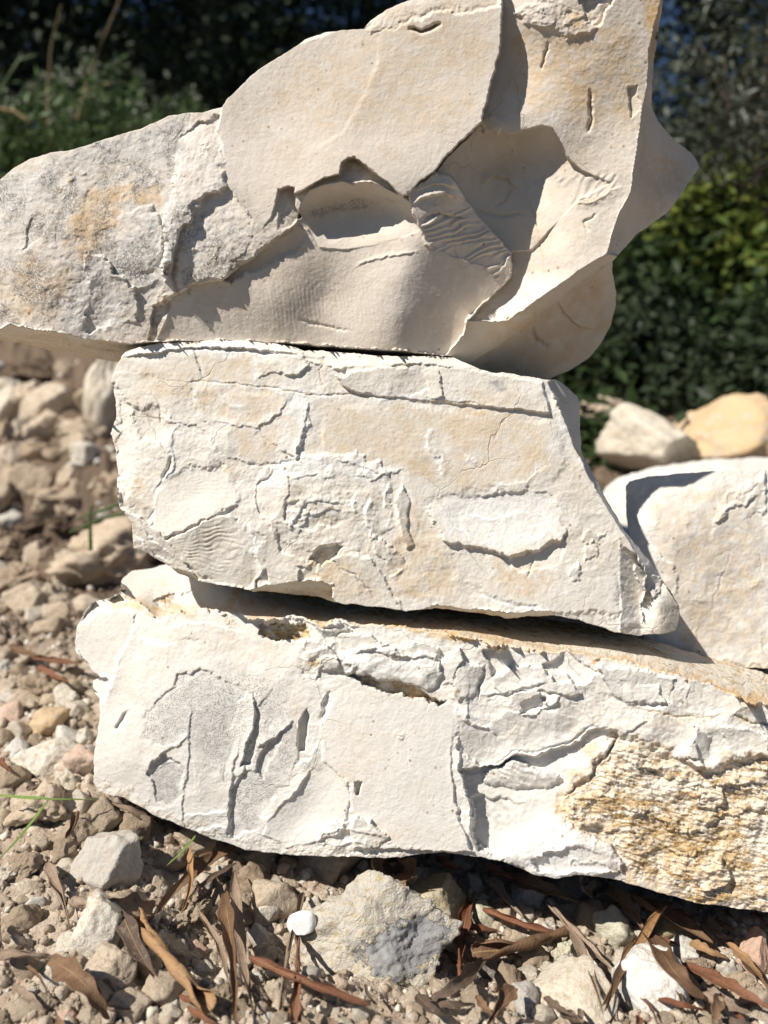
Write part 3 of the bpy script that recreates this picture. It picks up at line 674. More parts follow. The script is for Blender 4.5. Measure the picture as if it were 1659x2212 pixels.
for P in ([(600,900),(640,840),(665,860),(660,960),(620,1000),(580,990),(650,950),(640,900),(570,930)], [(560,1040),(640,990),(780,980),(830,1010),(830,1050),(700,1020),(600,1060)], [(930,1095),(990,1062),(1180,1050),(1210,1090),(1210,1150),(1080,1195),(960,1150)], [(915,925),(932,920),(960,1000),(968,1040),(940,990)], [(1170,820),(1200,870),(1240,960),(1300,1080),(1320,1130),(1290,1080),(1220,960),(1180,880)], [(250,785),(300,750),(520,738),(640,752),(640,765),(300,770)]):
    S.paint('white', P, .6, 14, 2.5, .45)
for x, y, r in ((964,972,20),(1020,1000,10),(1210,1090,16),(1240,1120,12),(1190,960,14),(1060,1235,10),(1150,840,16)): S.spot('white', x, y, r, .9)
S.groove([(700,760),(690,800),(705,850)], 1.5, .06, 1, 'ochre', .5)
S.paint('grey', [(1065,825),(1090,815),(1100,840),(1075,850)], .8, 6, 1.5, .4); S.spot('grey', 1215, 1240, 10, .5, 20)
S.paint('grey', [(1375,1225),(1432,1240),(1430,1280),(1390,1300)], .75, 8, 2, .4)
S.spot('ochre', 320, 905, 34, .25); S.spot('grey', 310, 910, 26, .3)  # left hollow: its brownish shade tinted into the colour
S.groove([(955,935),(945,970),(920,995),(898,1018)], 2.5, .0, 1.2, 'grey', .5)
# ---- bottom stone
out = [(162,1385),(165,1360),(180,1325),(200,1300),(230,1293),(258,1280),(262,1255),(285,1235),(330,1228),(360,1218),(420,1225),(520,1250),(700,1282),(1000,1310),(1300,1355),(1450,1395),(1560,1428),(1659,1455),(1760,1480),(1800,1700),(1780,1960),(1700,1975),(1620,1965),(1560,1958),(1500,1950),(1450,1935),(1380,1915),(1330,1900),(1260,1890),(1200,1898),(1160,1890),(1120,1875),(1085,1860),(1050,1853),(1010,1848),(960,1840),(910,1845),(860,1852),(800,1853),(750,1850),(700,1850),(640,1848),(580,1842),(530,1835),(480,1820),(430,1800),(380,1780),(330,1760),(300,1740),(270,1725),(230,1715),(215,1710),(203,1690),(203,1640),(208,1600),(215,1550),(215,1510),(201,1490),(203,1470),(215,1462),(200,1450),(185,1430),(165,1410)]
L = Stone(out, 0.544, -0.16, 0.09, 1.8, 37, 2.4)
L.base([(215,1500,-1.2),(205,1650,-1.4),(230,1710,-1.5),(260,1480,-.3),(260,1650,-.3),(300,1300,-1.2),(330,1400,.0),(330,1740,-.5),(500,1330,-.6),(500,1450,.15),(500,1650,.2),(500,1810,-.2),(700,1400,.1),(700,1600,.15),(700,1830,-.2),(850,1600,.2),(850,1820,-.1),(980,1600,.1),(1000,1430,.2),(1200,1450,.25),(1100,1650,-.2),(1100,1850,-.2),(1300,1500,.3),(1400,1700,.1),(1500,1550,.3),(1650,1600,.2),(1650,1950,-.4),(1400,1900,-.3)])
L.rough[:] = .5
for PP, rv in (([(1000,1370),(1290,1420),(1659,1520),(1800,1560),(1800,1640),(1500,1640),(1340,1590),(1260,1700),(1200,1760),(1030,1830),(985,1600)], .95), ([(560,1340),(700,1345),(900,1360),(1000,1380),(985,1520),(900,1480),(760,1450),(690,1480),(600,1400)], .95), ([(230,1400),(480,1420),(540,1480),(480,1800),(230,1700)], .4)):
    q, d = L.poly(PP, 1.2); t = sstep(d / 24 + .3); L.rough[q] = L.rough[q] * (1 - t) + rv * t
L.scar = .35; L.lk = .8; L.sk = 1.1
# top surface behind the front rim
rim = [(258,1292),(300,1300),(340,1330),(420,1318),(500,1322),(560,1340),(640,1335),(720,1342),(800,1350),(900,1356),(1000,1372),(1060,1392),(1130,1398),(1200,1408),(1270,1412),(1330,1425),(1400,1440),(1480,1462),(1560,1490),(1659,1525),(1800,1560)]
L.region(rim + [(1800,1400),(1300,1290),(700,1240),(258,1200)], [(258,1292,-3.5),(300,1302,-1.6),(340,1330,-1.0),(500,1322,-.8),(640,1335,-.5),(800,1350,-.4),(1000,1372,-.2),(1200,1408,-.1),(1400,1440,.1),(1560,1490,.1),(1760,1545,.1),(290,1240,-11),(360,1225,-14),(500,1252,-10),(640,1318,-3.2),(800,1330,-3.6),(1000,1352,-3.8),(1200,1388,-3.6),(1400,1422,-3.2),(1560,1470,-3.0),(700,1285,-11),(1000,1315,-11.5),(1300,1358,-11),(1500,1410,-10),(1760,1480,-10),(258,1270,-5.5)], 4, 1.3, .8)
L.ledge([(420,1275),(370,1292),(330,1300)], .5, 30, 1); 
L.slab([(330,1298),(380,1282),(380,1296),(345,1308)], -.4, 0, .5, 3)
# left block, set back
L.region([(160,1385),(165,1358),(200,1308),(262,1316),(286,1343),(281,1378),(252,1428),(242,1470),(205,1460),(172,1415)], [(165,1358,-2.0),(205,1310,-1.7),(262,1316,-1.1),(286,1343,-.8),(280,1378,-1.0),(250,1428,-1.3),(172,1410,-2.2),(210,1458,-1.9),(220,1370,-1.4)], 3, .8, .35)
L.region([(160,1365),(205,1296),(262,1288),(300,1302),(286,1345),(262,1320),(215,1322),(180,1345)], [(165,1362,-2.0),(205,1300,-3.0),(262,1285,-3.0),(290,1305,-1.4),(284,1342,-.7),(262,1320,-1.0),(215,1324,-1.6)], 4, 1, .8)
L.region([(198,1465),(240,1466),(224,1520),(206,1515)], [(200,1470,-2.0),(240,1468,-1.4),(222,1515,-1.6)], 2, .6)
L.ledge([(285,1340),(280,1380),(255,1425),(243,1470),(225,1520)], .35, 30, -1, .6)
L.ledge([(290,1370),(330,1395),(375,1390)], .15, 40, 1); L.ledge([(345,1360),(400,1345),(470,1350),(540,1372)], .15, 50, 1)
# shallow flake scars with pitted skin on the left
P1 = [(320,1538),(390,1458),(430,1448),(530,1488),(505,1560),(480,1690),(450,1640),(400,1598),(350,1612),(312,1600)]
P2 = [(320,1663),(350,1628),(390,1648),(395,1715),(372,1740),(335,1722)]
P3 = [(590,1488),(645,1588),(640,1660),(600,1718),(550,1788),(500,1815),(500,1713),(540,1638),(550,1540)]
L.slab(P1, -.07, .0, .1, 5, 1.2, .2, dome=.08, domer=50)
L.slab(P2, -.22, .1, .3, 4, 1.0, .3, dome=.1)
L.slab(P3, -.10, .25, 0, 5, 1.1, .3)
L.ledge([(320,1663),(345,1630),(400,1600),(412,1590)], .2, 30, -1, 1)
L.ledge([(322,1660),(360,1655),(390,1640)], .1, 10, -1)
L.ledge([(398,1820),(395,1720),(405,1640),(415,1500)], .16, 44, -1, .8)
L.ledge([(492,1830),(497,1720),(508,1640),(520,1600)], .22, 46, -1, .8)
L.slab([(520,1658),(555,1548),(545,1493),(560,1540),(578,1560),(540,1650)], -.2, 1.2, 0, 3, .8, .4)
L.ledge([(518,1660),(535,1610),(555,1545),(545,1495)], .34, 34, -1, .6)
L.ledge([(550,1620),(600,1588),(635,1555)], .36, 36, -1, .6)
L.slab([(552,1668),(562,1635),(585,1600),(612,1580),(590,1630),(570,1680)], -.3, .4, 0, 5, .8, .3)
L.groove([(250,1583),(262,1560),(277,1533)], 3.5, .4)
L.slab([(645,1623),(648,1560),(662,1532),(668,1545),(660,1625)], -.75, 0, .2, 2.5, .4)
L.groove([(690,1560),(705,1530),(715,1490)], 5, .4, 1)
L.ledge([(500,1680),(540,1665),(570,1680)], .22, 22, -1, 1); L.ledge([(640,1660),(670,1640),(685,1600)], .2, 30, 1, 1)
Q = [(565,1800),(590,1760),(625,1725),(675,1664),(720,1655),(752,1690),(757,1730),(745,1790),(700,1815),(620,1830)]
L.region(Q, [(565,1800,.15),(625,1725,.05),(675,1664,.0),(720,1658,.1),(757,1700,.3),(745,1785,.2),(690,1812,.05),(610,1830,-.1),(650,1760,-.35),(690,1720,-.15)], 4, .8, .2)
L.ledge([(562,1800),(600,1748),(630,1722),(672,1664)], .3, 40, -1, .7)
L.ledge([(755,1690),(757,1740),(745,1790)], .15, 40, -1, .6)
L.slab([(765,1690),(783,1690),(776,1718),(768,1715)], -.6, 0, 0, 2, .3)
L.slab([(680,1820),(730,1770),(800,1775),(840,1808),(820,1845),(740,1845)], .2, 0, -.6, 4, 1.6, 1.3)
for Lx in ([(690,1820),(730,1785),(755,1798)], [(745,1790),(800,1800),(835,1815)], [(720,1832),(770,1820),(800,1838)]): L.ledge(Lx, .25, 24, -1, 1.2)
L.ledge([(395,1760),(450,1755),(505,1748)], .16, 30, 1, 1); L.ledge([(420,1800),(460,1785),(500,1790)], .16, 20, 1)
# smooth middle panel
L.slab([(690,1560),(700,1500),(760,1480),(900,1500),(985,1535),(975,1650),(990,1760),(1020,1840),(760,1835),(757,1700),(700,1640)], .14, .0, .1, 5, .8, .06)
L.noise(120, .05, 50, 2)
# soil filled crack and the blocks above it
L.slab([(748,1458),(790,1460),(830,1468),(880,1480),(920,1500),(965,1513),(950,1520),(905,1510),(860,1500),(810,1484),(780,1476)], -.95, 0, 0, 3, 1.1, 2)
L.slab([(560,1352),(600,1345),(660,1350),(672,1372),(640,1382),(590,1382),(562,1368)], -.45, 0, .3, 3, 1.2, 2.0)
L.slab([(690,1420),(760,1400),(830,1400),(950,1420),(960,1450),(920,1490),(860,1474),(760,1456),(700,1450)], .35, 0, -.3, 4, 1.2, .9, dome=.2, domer=18)
for P, dh, gx, gy in (([(950,1430),(995,1400),(1000,1430),(975,1475),(945,1478)], .35, .9, -.5), ([(1000,1430),(1040,1440),(1030,1490),(995,1520),(975,1480)], .25, -.5, -.2), ([(1040,1445),(1048,1430),(1045,1480),(1030,1510)], -.2, 1.5, 0), ([(740,1375),(800,1372),(840,1395),(790,1410),(735,1400)], .25, .3, -.9), ([(660,1380),(720,1400),(735,1440),(700,1470),(660,1450)], .2, .3, -.8), ([(1050,1400),(1095,1402),(1110,1440),(1060,1465)], -.45, .4, 0), ([(830,1400),(900,1390),(950,1400),(940,1424),(850,1420)], .25, 0, -.8), ([(670,1340),(730,1345),(760,1365),(700,1378)], .2, 0, -1.0)):
    L.slab(P, dh, gx, gy, 3, 1.1, .7)
for Lx in ([(690,1345),(740,1355),(780,1352)], [(560,1345),(620,1338),(680,1350),(740,1380)], [(730,1380),(700,1400),(650,1420)], [(760,1405),(830,1415),(900,1412)], [(680,1470),(700,1440),(690,1420)], [(720,1420),(760,1440),(750,1456)]): L.ledge(Lx, .3, 22, -1, 1.3)
# right of the panel: stepped recess
L.slab([(985,1530),(1010,1545),(1060,1560),(1100,1540),(1160,1530),(1260,1560),(1290,1560),(1230,1610),(1160,1625),(1110,1625),(1070,1650),(1030,1648),(990,1620)], -.15, 0, -.5, 4, 1.0, .7)
L.slab([(995,1660),(1030,1655),(1070,1655),(1115,1632),(1165,1632),(1235,1612),(1290,1570),(1340,1590),(1270,1690),(1215,1725),(1210,1770),(1150,1790),(1080,1850),(1030,1840),(1014,1740)], -.75, .3, .25, 3.5, .9, .5)
L.slab([(1040,1690),(1060,1660),(1110,1645),(1170,1660),(1215,1680),(1180,1700),(1100,1705)], .45, 0, -1.0, 5, 1, .8, dome=.25, domer=20)
L.fan([(1050,1690),(1060,1660),(1110,1645),(1190,1670),(1190,1700),(1090,1705)], (1040,1640), 20, .1)
L.slab([(1215,1660),(1290,1590),(1330,1600),(1290,1650),(1225,1720)], .35, .4, .3, 4, 1, .6)
L.slab([(1020,1720),(1100,1725),(1150,1740),(1130,1800),(1070,1840),(1030,1830)], -.25, .4, 0, 6, 1.2, .5)
L.ledge([(1000,1605),(994,1663),(1014,1728),(1024,1830)], .38, 36, 1, .8)
L.ledge([(1029,1648),(1069,1648),(1109,1623),(1159,1623),(1229,1603),(1269,1573),(1289,1555)], .3, 30, -1, .8)
L.ledge([(990,1548),(1040,1575),(1075,1588)], .3, 22, -1); L.ledge([(1110,1540),(1150,1545),(1190,1525),(1215,1500)], .3, 22, -1); L.ledge([(1030,1500),(1090,1500),(1150,1480),(1190,1470)], .25, 30, -1)
for P, dh, gx, gy in (([(1100,1500),(1160,1490),(1180,1520),(1140,1545),(1100,1530)], .2, .2, -.8), ([(1060,1465),(1140,1440),(1230,1460),(1260,1500),(1180,1490),(1080,1495)], .3, .1, -.3), ([(1170,1440),(1220,1410),(1290,1450),(1270,1480),(1200,1470)], -.35, .3, -.2), ([(1290,1440),(1400,1450),(1460,1470),(1440,1520),(1330,1510)], .25, -.1, -.4), ([(1340,1470),(1420,1480),(1440,1520),(1360,1520)], .15, .3, .3), ([(1230,1520),(1330,1515),(1400,1560),(1340,1590),(1280,1555)], .05, .1, .2), ([(1500,1570),(1540,1590),(1530,1640),(1490,1640)], .25, -.9, -.3), ([(1560,1560),(1659,1590),(1659,1630),(1570,1640)], .22, .2, -.3), ([(1450,1620),(1500,1600),(1520,1660),(1470,1640)], .2, .9, .2), ([(1140,1508),(1180,1505),(1170,1535),(1120,1540)], -.5, 0, 0)):
    L.slab(P, dh, gx, gy, 4, 1.2, .7)
L.groove([(1350,1520),(1390,1535),(1440,1545),(1520,1550),(1580,1545)], 1.8, .1, 1, 'ochre', .9)
L.groove([(1580,1545),(1620,1560),(1680,1570)], 3, .3, 1, 'rust', .8)
# rust crusted lower right
R = [(1339,1588),(1374,1603),(1454,1628),(1514,1668),(1579,1643),(1659,1628),(1800,1600),(1800,1990),(1500,1970),(1454,1938),(1429,1913),(1344,1888),(1329,1833),(1269,1803),(1209,1768),(1214,1723),(1264,1683),(1294,1648)]
L.slab(R, -.2, 0, .1, 26, 2.2, 1.0)
q, d = L.poly(R, 1.8); t = sstep(d / 26)
XX, YY = L.X[q], L.Y[q]
lam = ridged((XX + .30 * YY) / 55, (YY - .33 * XX) / 13, 5, 3)
lam2 = fbm((XX + .3 * YY) / 18, (YY - .33 * XX) / 7, 8, 4, .6)
lam3 = fbm(XX / 70, YY / 50, 12, 3)
L.h[q] += t * (.12 * lam * np.clip(.7 + lam3, 0, 1.6) + .13 * lam2 + .25 * lam3)
for Lx in ([(1210,1760),(1300,1790),(1360,1800)], [(1330,1740),(1400,1760),(1480,1800),(1540,1790)], [(1480,1690),(1560,1700),(1660,1690)], [(1420,1830),(1480,1850),(1540,1840)], [(1500,1780),(1580,1760),(1680,1740)], [(1340,1640),(1400,1660),(1480,1690)]): L.ledge(Lx, .4, 26, -1, 1.6)
L.ledge([(1454,1628),(1514,1670),(1579,1645),(1680,1630)], .45, 40, -1, .8)
L.slab([(1480,1870),(1560,1850),(1580,1900),(1520,1930)], .3, .2, .3, 4, 1.2, .4); L.slab([(1500,1700),(1570,1690),(1560,1740),(1510,1740)], .25, .2, .2, 4, 1.4, .4)
# white lobes at the foot
W1 = [(1079,1856),(1110,1812),(1139,1780),(1209,1763),(1254,1793),(1329,1833),(1346,1880),(1279,1895),(1189,1900),(1149,1888)]
L.slab(W1, .35, 0, .1, 4, 1.0, .5, dome=.4, domer=22)
L.slab([(1150,1868),(1190,1835),(1260,1830),(1330,1850),(1345,1882),(1270,1878),(1200,1888)], -.3, .2, -.6, 6, 1.2, .4, dome=-.15)
L.ledge([(1160,1870),(1190,1838),(1250,1832),(1310,1850)], .25, 20, -1, .8); L.ledge([(1230,1885),(1240,1860),(1300,1865),(1330,1880)], .2, 16, -1)
msk = L.rough.copy()
L.scallop(140, .4, 11, mask=.3 + .3 * msk); L.scallop(66, .42, 1, .9, 1.1, mask=np.clip(msk, 0, 1.2)); L.scallop(28, .15, 2, 1.2, .9, mask=np.clip(msk - .1, 0, 1.2)); L.chips(30, .03, 2, 1.3, .9, mask=np.clip(msk - .1, 0, 1.2)); L.noise(26, .035, 7, 3); L.chips(13, .026, 3, mask=np.clip(msk - .2, 0, 1.2))
L.noise(60, .06, 1); L.noise(8, .014, 2, 3, mask=.4 + L.rough)
for P in (P1, P2, P3): L.paint('pits', P, .8, 26, 2.4, .3); L.paint('grey', P, .5, 26, 2.4, .35)
L.paint('pits', [(480,1440),(540,1440),(640,1500),(600,1640),(500,1640)], .6, 30, 2, .4)
L.paint('grey', P2, .85, 16, 1.2, .3); L.paint('grey', [(320,1570),(345,1500),(370,1600),(330,1610)], .35, 16, 1.2, .3); L.spot('grey', 510, 1450, 30, .4, 18)
L.spot('grey', 1070, 1750, 46, .9, 40); L.spot('grey', 1390, 1470, 40, .35, 14); L.spot('ochre', 1450, 1560, 60, .4, 16); L.spot('ochre', 640, 1560, 14, .35, 60); L.spot('ochre', 900, 1500, 80, .25, 14); L.spot('ochre', 770, 1640, 60, .2, 80); L.spot('ochre', 330, 1450, 40, .25, 16); L.spot('ochre', 850, 1800, 50, .3, 20); L.spot('grey', 1120, 1760, 26, .6, 30); L.spot('grey', 1415, 1548, 16, .4); L.spot('grey', 1130, 1500, 22, .4)
L.paint('ochre', [(210,1305),(290,1280),(340,1310),(460,1318),(380,1330),(300,1325)], .6, 14, 2, .5)
L.paint('ochre', rim + [(1800,1420),(1300,1330),(700,1270),(520,1250),(480,1310)], .55, 14, 2, .7, 22)
L.paint('rust', [(900,1352),(1000,1368),(1060,1388),(1200,1404),(1330,1420),(1480,1456),(1659,1515),(1659,1450),(1300,1350),(1000,1310)], .5, 12, 2, .6, 26)  # rust stain behind the rim, also darkening the shaded gap
L.paint('ochre', [(640,1325),(800,1338),(1000,1358),(1200,1394),(1400,1425),(1659,1500),(1659,1528),(1480,1466),(1330,1430),(1060,1396),(800,1354),(640,1340)], .95, 10, 2, .4, 16)
L.paint('rust', [(400,1245),(500,1268),(700,1312),(850,1335),(1000,1350),(1200,1390),(1400,1425),(1600,1480),(1700,1480),(1300,1340),(700,1270)], 1.0, 10, 1.5, .1, 30)  # rust of the top surface, strengthened to paint in the gap's shade
L.paint('rust', [(560,1352),(600,1345),(660,1350),(672,1372),(640,1382),(590,1382),(562,1368)], 1, 4, 1)
q, d = L.poly(R, 3.2); fz = fbm(L.X[q] / 34, L.Y[q] / 26, 71, 4)
L.m['rust'][q] = np.maximum(L.m['rust'][q], np.clip((sstep((d + 6) / 26) * .55 + sstep(d / 110) * .4 + .75 * fz + .12) * sstep((d + 14) / 22), 0, 1))
L.paint('ochre', [(1290,1570),(1400,1590),(1500,1640),(1659,1600),(1800,1560),(1800,1990),(1480,1970),(1320,1900),(1240,1820),(1180,1760),(1230,1660)], .5, 40, 4, .7, 24)
L.paint('rust', [(215,1690),(330,1740),(530,1815),(800,1835),(1000,1830),(1010,1850),(860,1856),(640,1852),(430,1804),(230,1720)], .34, 16, 3, .9, 14)
L.paint('rust', [(745,1455),(790,1460),(830,1468),(880,1480),(965,1513),(950,1520),(860,1500),(790,1478)], .9, 5, 1)
for x, y, r in ((680,1432,12),(864,1590,7),(495,1342,10),(985,1500,10),(845,1492,8),(360,1295,14)): L.spot('rust', x, y, r, 1)
for P in ([(1480,1870),(1560,1850),(1580,1900),(1520,1930)], [(1500,1700),(1570,1690),(1560,1740),(1510,1740)], [(1385,1640),(1420,1650),(1410,1680),(1380,1670)], [(1420,1870),(1450,1880),(1440,1910),(1410,1890)], [(1460,1590),(1520,1600),(1510,1660),(1455,1630)]):
    q, d = L.poly(P, 1.8); L.m['rust'][q] *= 1 - .9 * sstep(d / 8)
L.paint('white', W1, .6, 14, 2, .3); L.paint('white', [(740,1400),(850,1400),(950,1420),(900,1470),(760,1450)], .5, 14, 2, .5); L.paint('ochre', [(300,1340),(560,1350),(700,1440),(560,1440),(300,1420)], .14, 40, 3, .8, 30)
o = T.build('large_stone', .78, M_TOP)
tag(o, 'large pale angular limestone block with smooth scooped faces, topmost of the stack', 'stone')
o = S.build('cream_stone', .76, M_MID)
tag(o, 'cream limestone block in the middle of the stack, with a slanted right end', 'stone')
o = L.build('white_stone', .80, M_LOW)
tag(o, 'long white limestone block at the foot of the stack, rust crusted at its lower right', 'stone')

# ================================================================== GROUND
def lerp_pts(P, t):
    P = np.array(P, float)
    return np.interp(t, P[:, 0], P[:, 1])
LEFT = [(-5, .0), (.25, .0), (.45, .015), (.6, .045), (1.15, .08), (1.4, .10), (1.7, .25), (2.1, .40), (2.5, .6), (3.2, 1.30), (3.6, 1.5), (5, 2.0), (10, 3.0), (60, 8)]
RIGHT = [(-5, 0), (.25, 0), (.6, .0), (.8, .04), (1.0, .12), (1.5, .22), (2.5, .42), (3.5, .8), (5, 1.4), (10, 3.0), (60, 8)]
def ground0(x, y):
    x = np.asarray(x, float); y = np.asarray(y, float)
    t = sstep((x / np.maximum(y, .4) + .16) / .36)
    return lerp_pts(LEFT, y) * (1 - t) + lerp_pts(RIGHT, y) * t
def ground(x, y):
    x = np.asarray(x, float); y = np.asarray(y, float)
    k = np.clip(y / 1.2, .55, 6)
    z = ground0(x, y)
    z = z + .006 * k * fbm(x / (.09 * k), y / (.09 * k), 3, 3)
    z = z - .036 * sstep((y - .40) / .10) * (1 - sstep((y - .75) / .2)) * sstep((x / np.maximum(y, .3) + .42) / .2)
    z = z - .16 * np.exp(-((x + .70) / .24) ** 2 - ((y - 1.58) / .09) ** 2) + .05 * np.exp(-((x + .62) / .3) ** 2 - ((y - 1.68) / .12) ** 2)
    return z
def ground_fine(x, y):
    z = ground(x, y)
    k = np.clip(y / .9, .6, 5)
    v = np.where(y < .54, y / .6, np.where(y < 4.5, .9 + .9 * np.log(np.maximum(y, .54) / .54), .9 + .9 * math.log(4.5 / .54) + (y - 4.5) / 5))
    u = x / k
    wu, wv = u + .006 * fbm(u / .02, v / .02, 51, 2), v + .006 * fbm(u / .02, v / .02, 52, 2)
    bx, by, r1, r2, r3, d, e = cells(wu / .019, wv / .019, 9)
    z = z + k * (.010 * (r1 - .35) * np.clip(1.05 - d * d * 2.0, -.4, .8) + .009 * ((r2 - .5) * bx + (r3 - .5) * by)) + k * .004 * fbm(u / .013, v / .013, 21, 4, .62)
    bx, by, r1, r2, r3, d, e = cells(wu / .0075, wv / .0075, 19)
    return z + k * (.0022 * r1 * np.clip(1 - d * d * 1.6, 0, .8) + .003 * ((r2 - .5) * bx + (r3 - .5) * by)) + .02 * (k - .6) * fbm(u / .08, v / .08, 33, 3)

rows = np.r_[-5, -2.5, -1.2, -.5, -.1, .1, .2, .25 * np.exp(np.arange(0, 430) * .0082), np.array([10, 13, 18, 26, 40, 60])]
ncol = 420
uu = np.linspace(-1, 1, ncol)
xs = np.sign(uu) * (np.abs(uu) + 5.0 * np.clip(np.abs(uu) - .93, 0, 1) / .07 * 1.0)
GX = xs[None, :] * np.maximum(.62 * np.abs(rows) + .12, .3)[:, None]
GY = np.repeat(rows[:, None], ncol, 1)
GZ = ground_fine(GX, GY)
ji, ii = np.meshgrid(np.arange(len(rows) - 1), np.arange(ncol - 1), indexing='ij')
ix = (ji * ncol + ii).ravel()
gme = mesh_np('ground', np.c_[GX.ravel(), GY.ravel(), GZ.ravel()], np.c_[ix, ix + 1, ix + ncol + 1, ix + ncol])
k = N('dry_soil')
a1 = k.noise(14, 5, .6, .5); a2 = k.noise(120, 5, .65); a3 = k.noise(420, 4, .6)
c = k.mix(k.ramp(a1, .35, .65), (0.38, 0.30, 0.225), (0.49, 0.40, 0.31))
c = k.mix(k.ramp(a2, .45, .65), c, (0.58, 0.50, 0.41))
c = k.mix(k.ramp(a3, .6, .7), c, (0.22, 0.15, 0.095))
yy = k.n('SeparateXYZ', {'Vector': k.obj()}).outputs['Y']
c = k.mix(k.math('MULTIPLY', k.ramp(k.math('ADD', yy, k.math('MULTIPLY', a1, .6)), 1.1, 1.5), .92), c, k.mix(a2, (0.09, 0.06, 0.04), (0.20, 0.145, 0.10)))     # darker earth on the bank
c = k.mix(k.ramp(k.math('ADD', yy, k.math('MULTIPLY', a1, .1)), .33, .24), c, (0.075, 0.06, 0.04))      # unseen ground darkened, to bounce less light into the shadows
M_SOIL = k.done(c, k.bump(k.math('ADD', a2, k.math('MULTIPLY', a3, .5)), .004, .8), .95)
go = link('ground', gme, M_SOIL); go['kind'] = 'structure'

def hit(px, py, lift=0.0):
    """where the view line through a layout point meets the ground"""
    r = rays(px, py)
    lo = None
    d = np.geomspace(.28, 30, 900)
    P = np.array([0, 0, CAMZ]) + d[:, None] * r
    below = P[:, 2] < ground(P[:, 0], P[:, 1]) + lift
    i = int(np.argmax(below)) if below.any() else len(d) - 1
    return Vector(P[i]), float(d[i])

# ================================================================== LOOSE STONES
def rock_mesh(name, seed, sub=4, cuts=9, rough=.05, flat=1.0, grain=9.0):
    bm = bmesh.new(); bmesh.ops.create_icosphere(bm, subdivisions=sub, radius=1)
    V = np.array([v.co[:] for v in bm.verts]); Fc = np.array([[v.index for v in f.verts] for f in bm.faces]); bm.free()
    R = np.random.RandomState(seed)
    r = np.full(len(V), 1.25)
    for i in range(cuts):
        n = R.normal(size=3); n /= np.linalg.norm(n)
        o = R.uniform(.62, .98)
        dt = V @ n
        r = np.where(dt > .05, np.minimum(r, o / np.maximum(dt, .05)), r)
    s = seed * 3.7
    r = r * (1 + rough * 1.6 * vn3(V[:, 0] * 2 + s, V[:, 1] * 2, V[:, 2] * 2, seed) + rough * vn3(V[:, 0] * 5 + s, V[:, 1] * 5, V[:, 2] * 5, seed + 1)
             + rough * .55 * vn3(V[:, 0] * grain + s, V[:, 1] * grain, V[:, 2] * grain, seed + 2) + rough * .35 * vn3(V[:, 0] * grain * 2.2, V[:, 1] * grain * 2.2 + s, V[:, 2] * grain * 2.2, seed + 3))
    W = V * r[:, None]
    W *= np.array([1, R.uniform(.7, 1), R.uniform(.65, .95) * flat])
    W /= np.abs(W).max(0)
    return mesh_np(name, W, Fc)

def stone_mat(name, c1, c2, c3, scale=1.0, dirt=.5, bump=1.0):
    """colours vary from stone to stone and over each stone; scale = grains per object unit"""
    k = N(name)
    rnd = k.n('ObjectInfo').outputs['Random']
    vec = k.n('VectorMath', {0: k.n('TexCoord').outputs['Object'], 1: k.n('CombineXYZ', {'X': k.math('MULTIPLY', rnd, 37.0), 'Y': k.math('MULTIPLY', rnd, 91.0), 'Z': 0.0}).outputs[0]}, operation='ADD').outputs[0]
    n1 = k.noise(1.6 * scale, 5, .6, .4, vec); n2 = k.noise(6 * scale, 5, .65, .2, vec); n3 = k.noise(22 * scale, 4, .6, 0, vec)
    c = k.mix(k.ramp(k.math('ADD', k.math('MULTIPLY', n1, .6), k.math('MULTIPLY', rnd, .4)), .3, .7), c1, c2)
    c = k.mix(k.math('MULTIPLY', k.ramp(n2, .5, .66), .7), c, c3)
    c = k.mix(k.math('MULTIPLY', k.ramp(k.math('ADD', n2, k.math('MULTIPLY', n3, .5)), .72, .86), dirt), c, (0.33, 0.24, 0.16))
    h = k.math('ADD', k.math('MULTIPLY', n3, .5), n2)
    return k.done(c, k.bump(h, .0022 * bump, .8), .93)
M_BEIGE = stone_mat('stone_beige', (0.50, 0.40, 0.29), (0.60, 0.51, 0.40), (0.68, 0.61, 0.50), 1, .6, 1.3)
M_PALE = stone_mat('stone_pale', (0.62, 0.56, 0.46), (0.70, 0.66, 0.58), (0.58, 0.47, 0.33), 1, .3)
M_BROWN = stone_mat('stone_earthy', (0.40, 0.31, 0.22), (0.50, 0.405, 0.30), (0.54, 0.46, 0.36), 1, .5, 1.8)
M_ORANGE = stone_mat('stone_orange', (0.60, 0.43, 0.25), (0.62, 0.51, 0.36), (0.68, 0.62, 0.52), .8, .3)
M_GREY = stone_mat('stone_grey', (0.50, 0.47, 0.42), (0.58, 0.55, 0.50), (0.66, 0.62, 0.55), 1, .4)
M_DARK = stone_mat('stone_dark_grey', (0.20, 0.19, 0.175), (0.30, 0.28, 0.25), (0.42, 0.38, 0.32), 1, .4)
M_PINK = stone_mat('stone_pink', (0.62, 0.40, 0.30), (0.66, 0.50, 0.40), (0.66, 0.58, 0.48), 1, .4)
M_YELL = stone_mat('stone_yellow', (0.58, 0.49, 0.30), (0.66, 0.60, 0.46), (0.62, 0.47, 0.22), 1.4, .3, 1.3)
M_GREEN = stone_mat('stone_greenish', (0.56, 0.54, 0.40), (0.64, 0.62, 0.50), (0.62, 0.56, 0.42), 1, .3)
M_WHITE = stone_mat('stone_white', (0.68, 0.655, 0.60), (0.74, 0.72, 0.68), (0.66, 0.58, 0.46), 1, .2)
BASES = [rock_mesh('pebble', 100 + i, 4, 15 + i % 7, [.03, .06, .045, .09][i % 4], [1, .8, .95, .7][i % 4]) for i in range(14)]
CRUST = [rock_mesh('crusty_rock', 300 + i, 5, 7, .17, .9, 11) for i in range(4)]
BIG = [rock_mesh('rock', 400 + i, 5, 14 + i % 5, .045, .9, 12) for i in range(8)]
RR = random.Random(5)
spots_taken = []
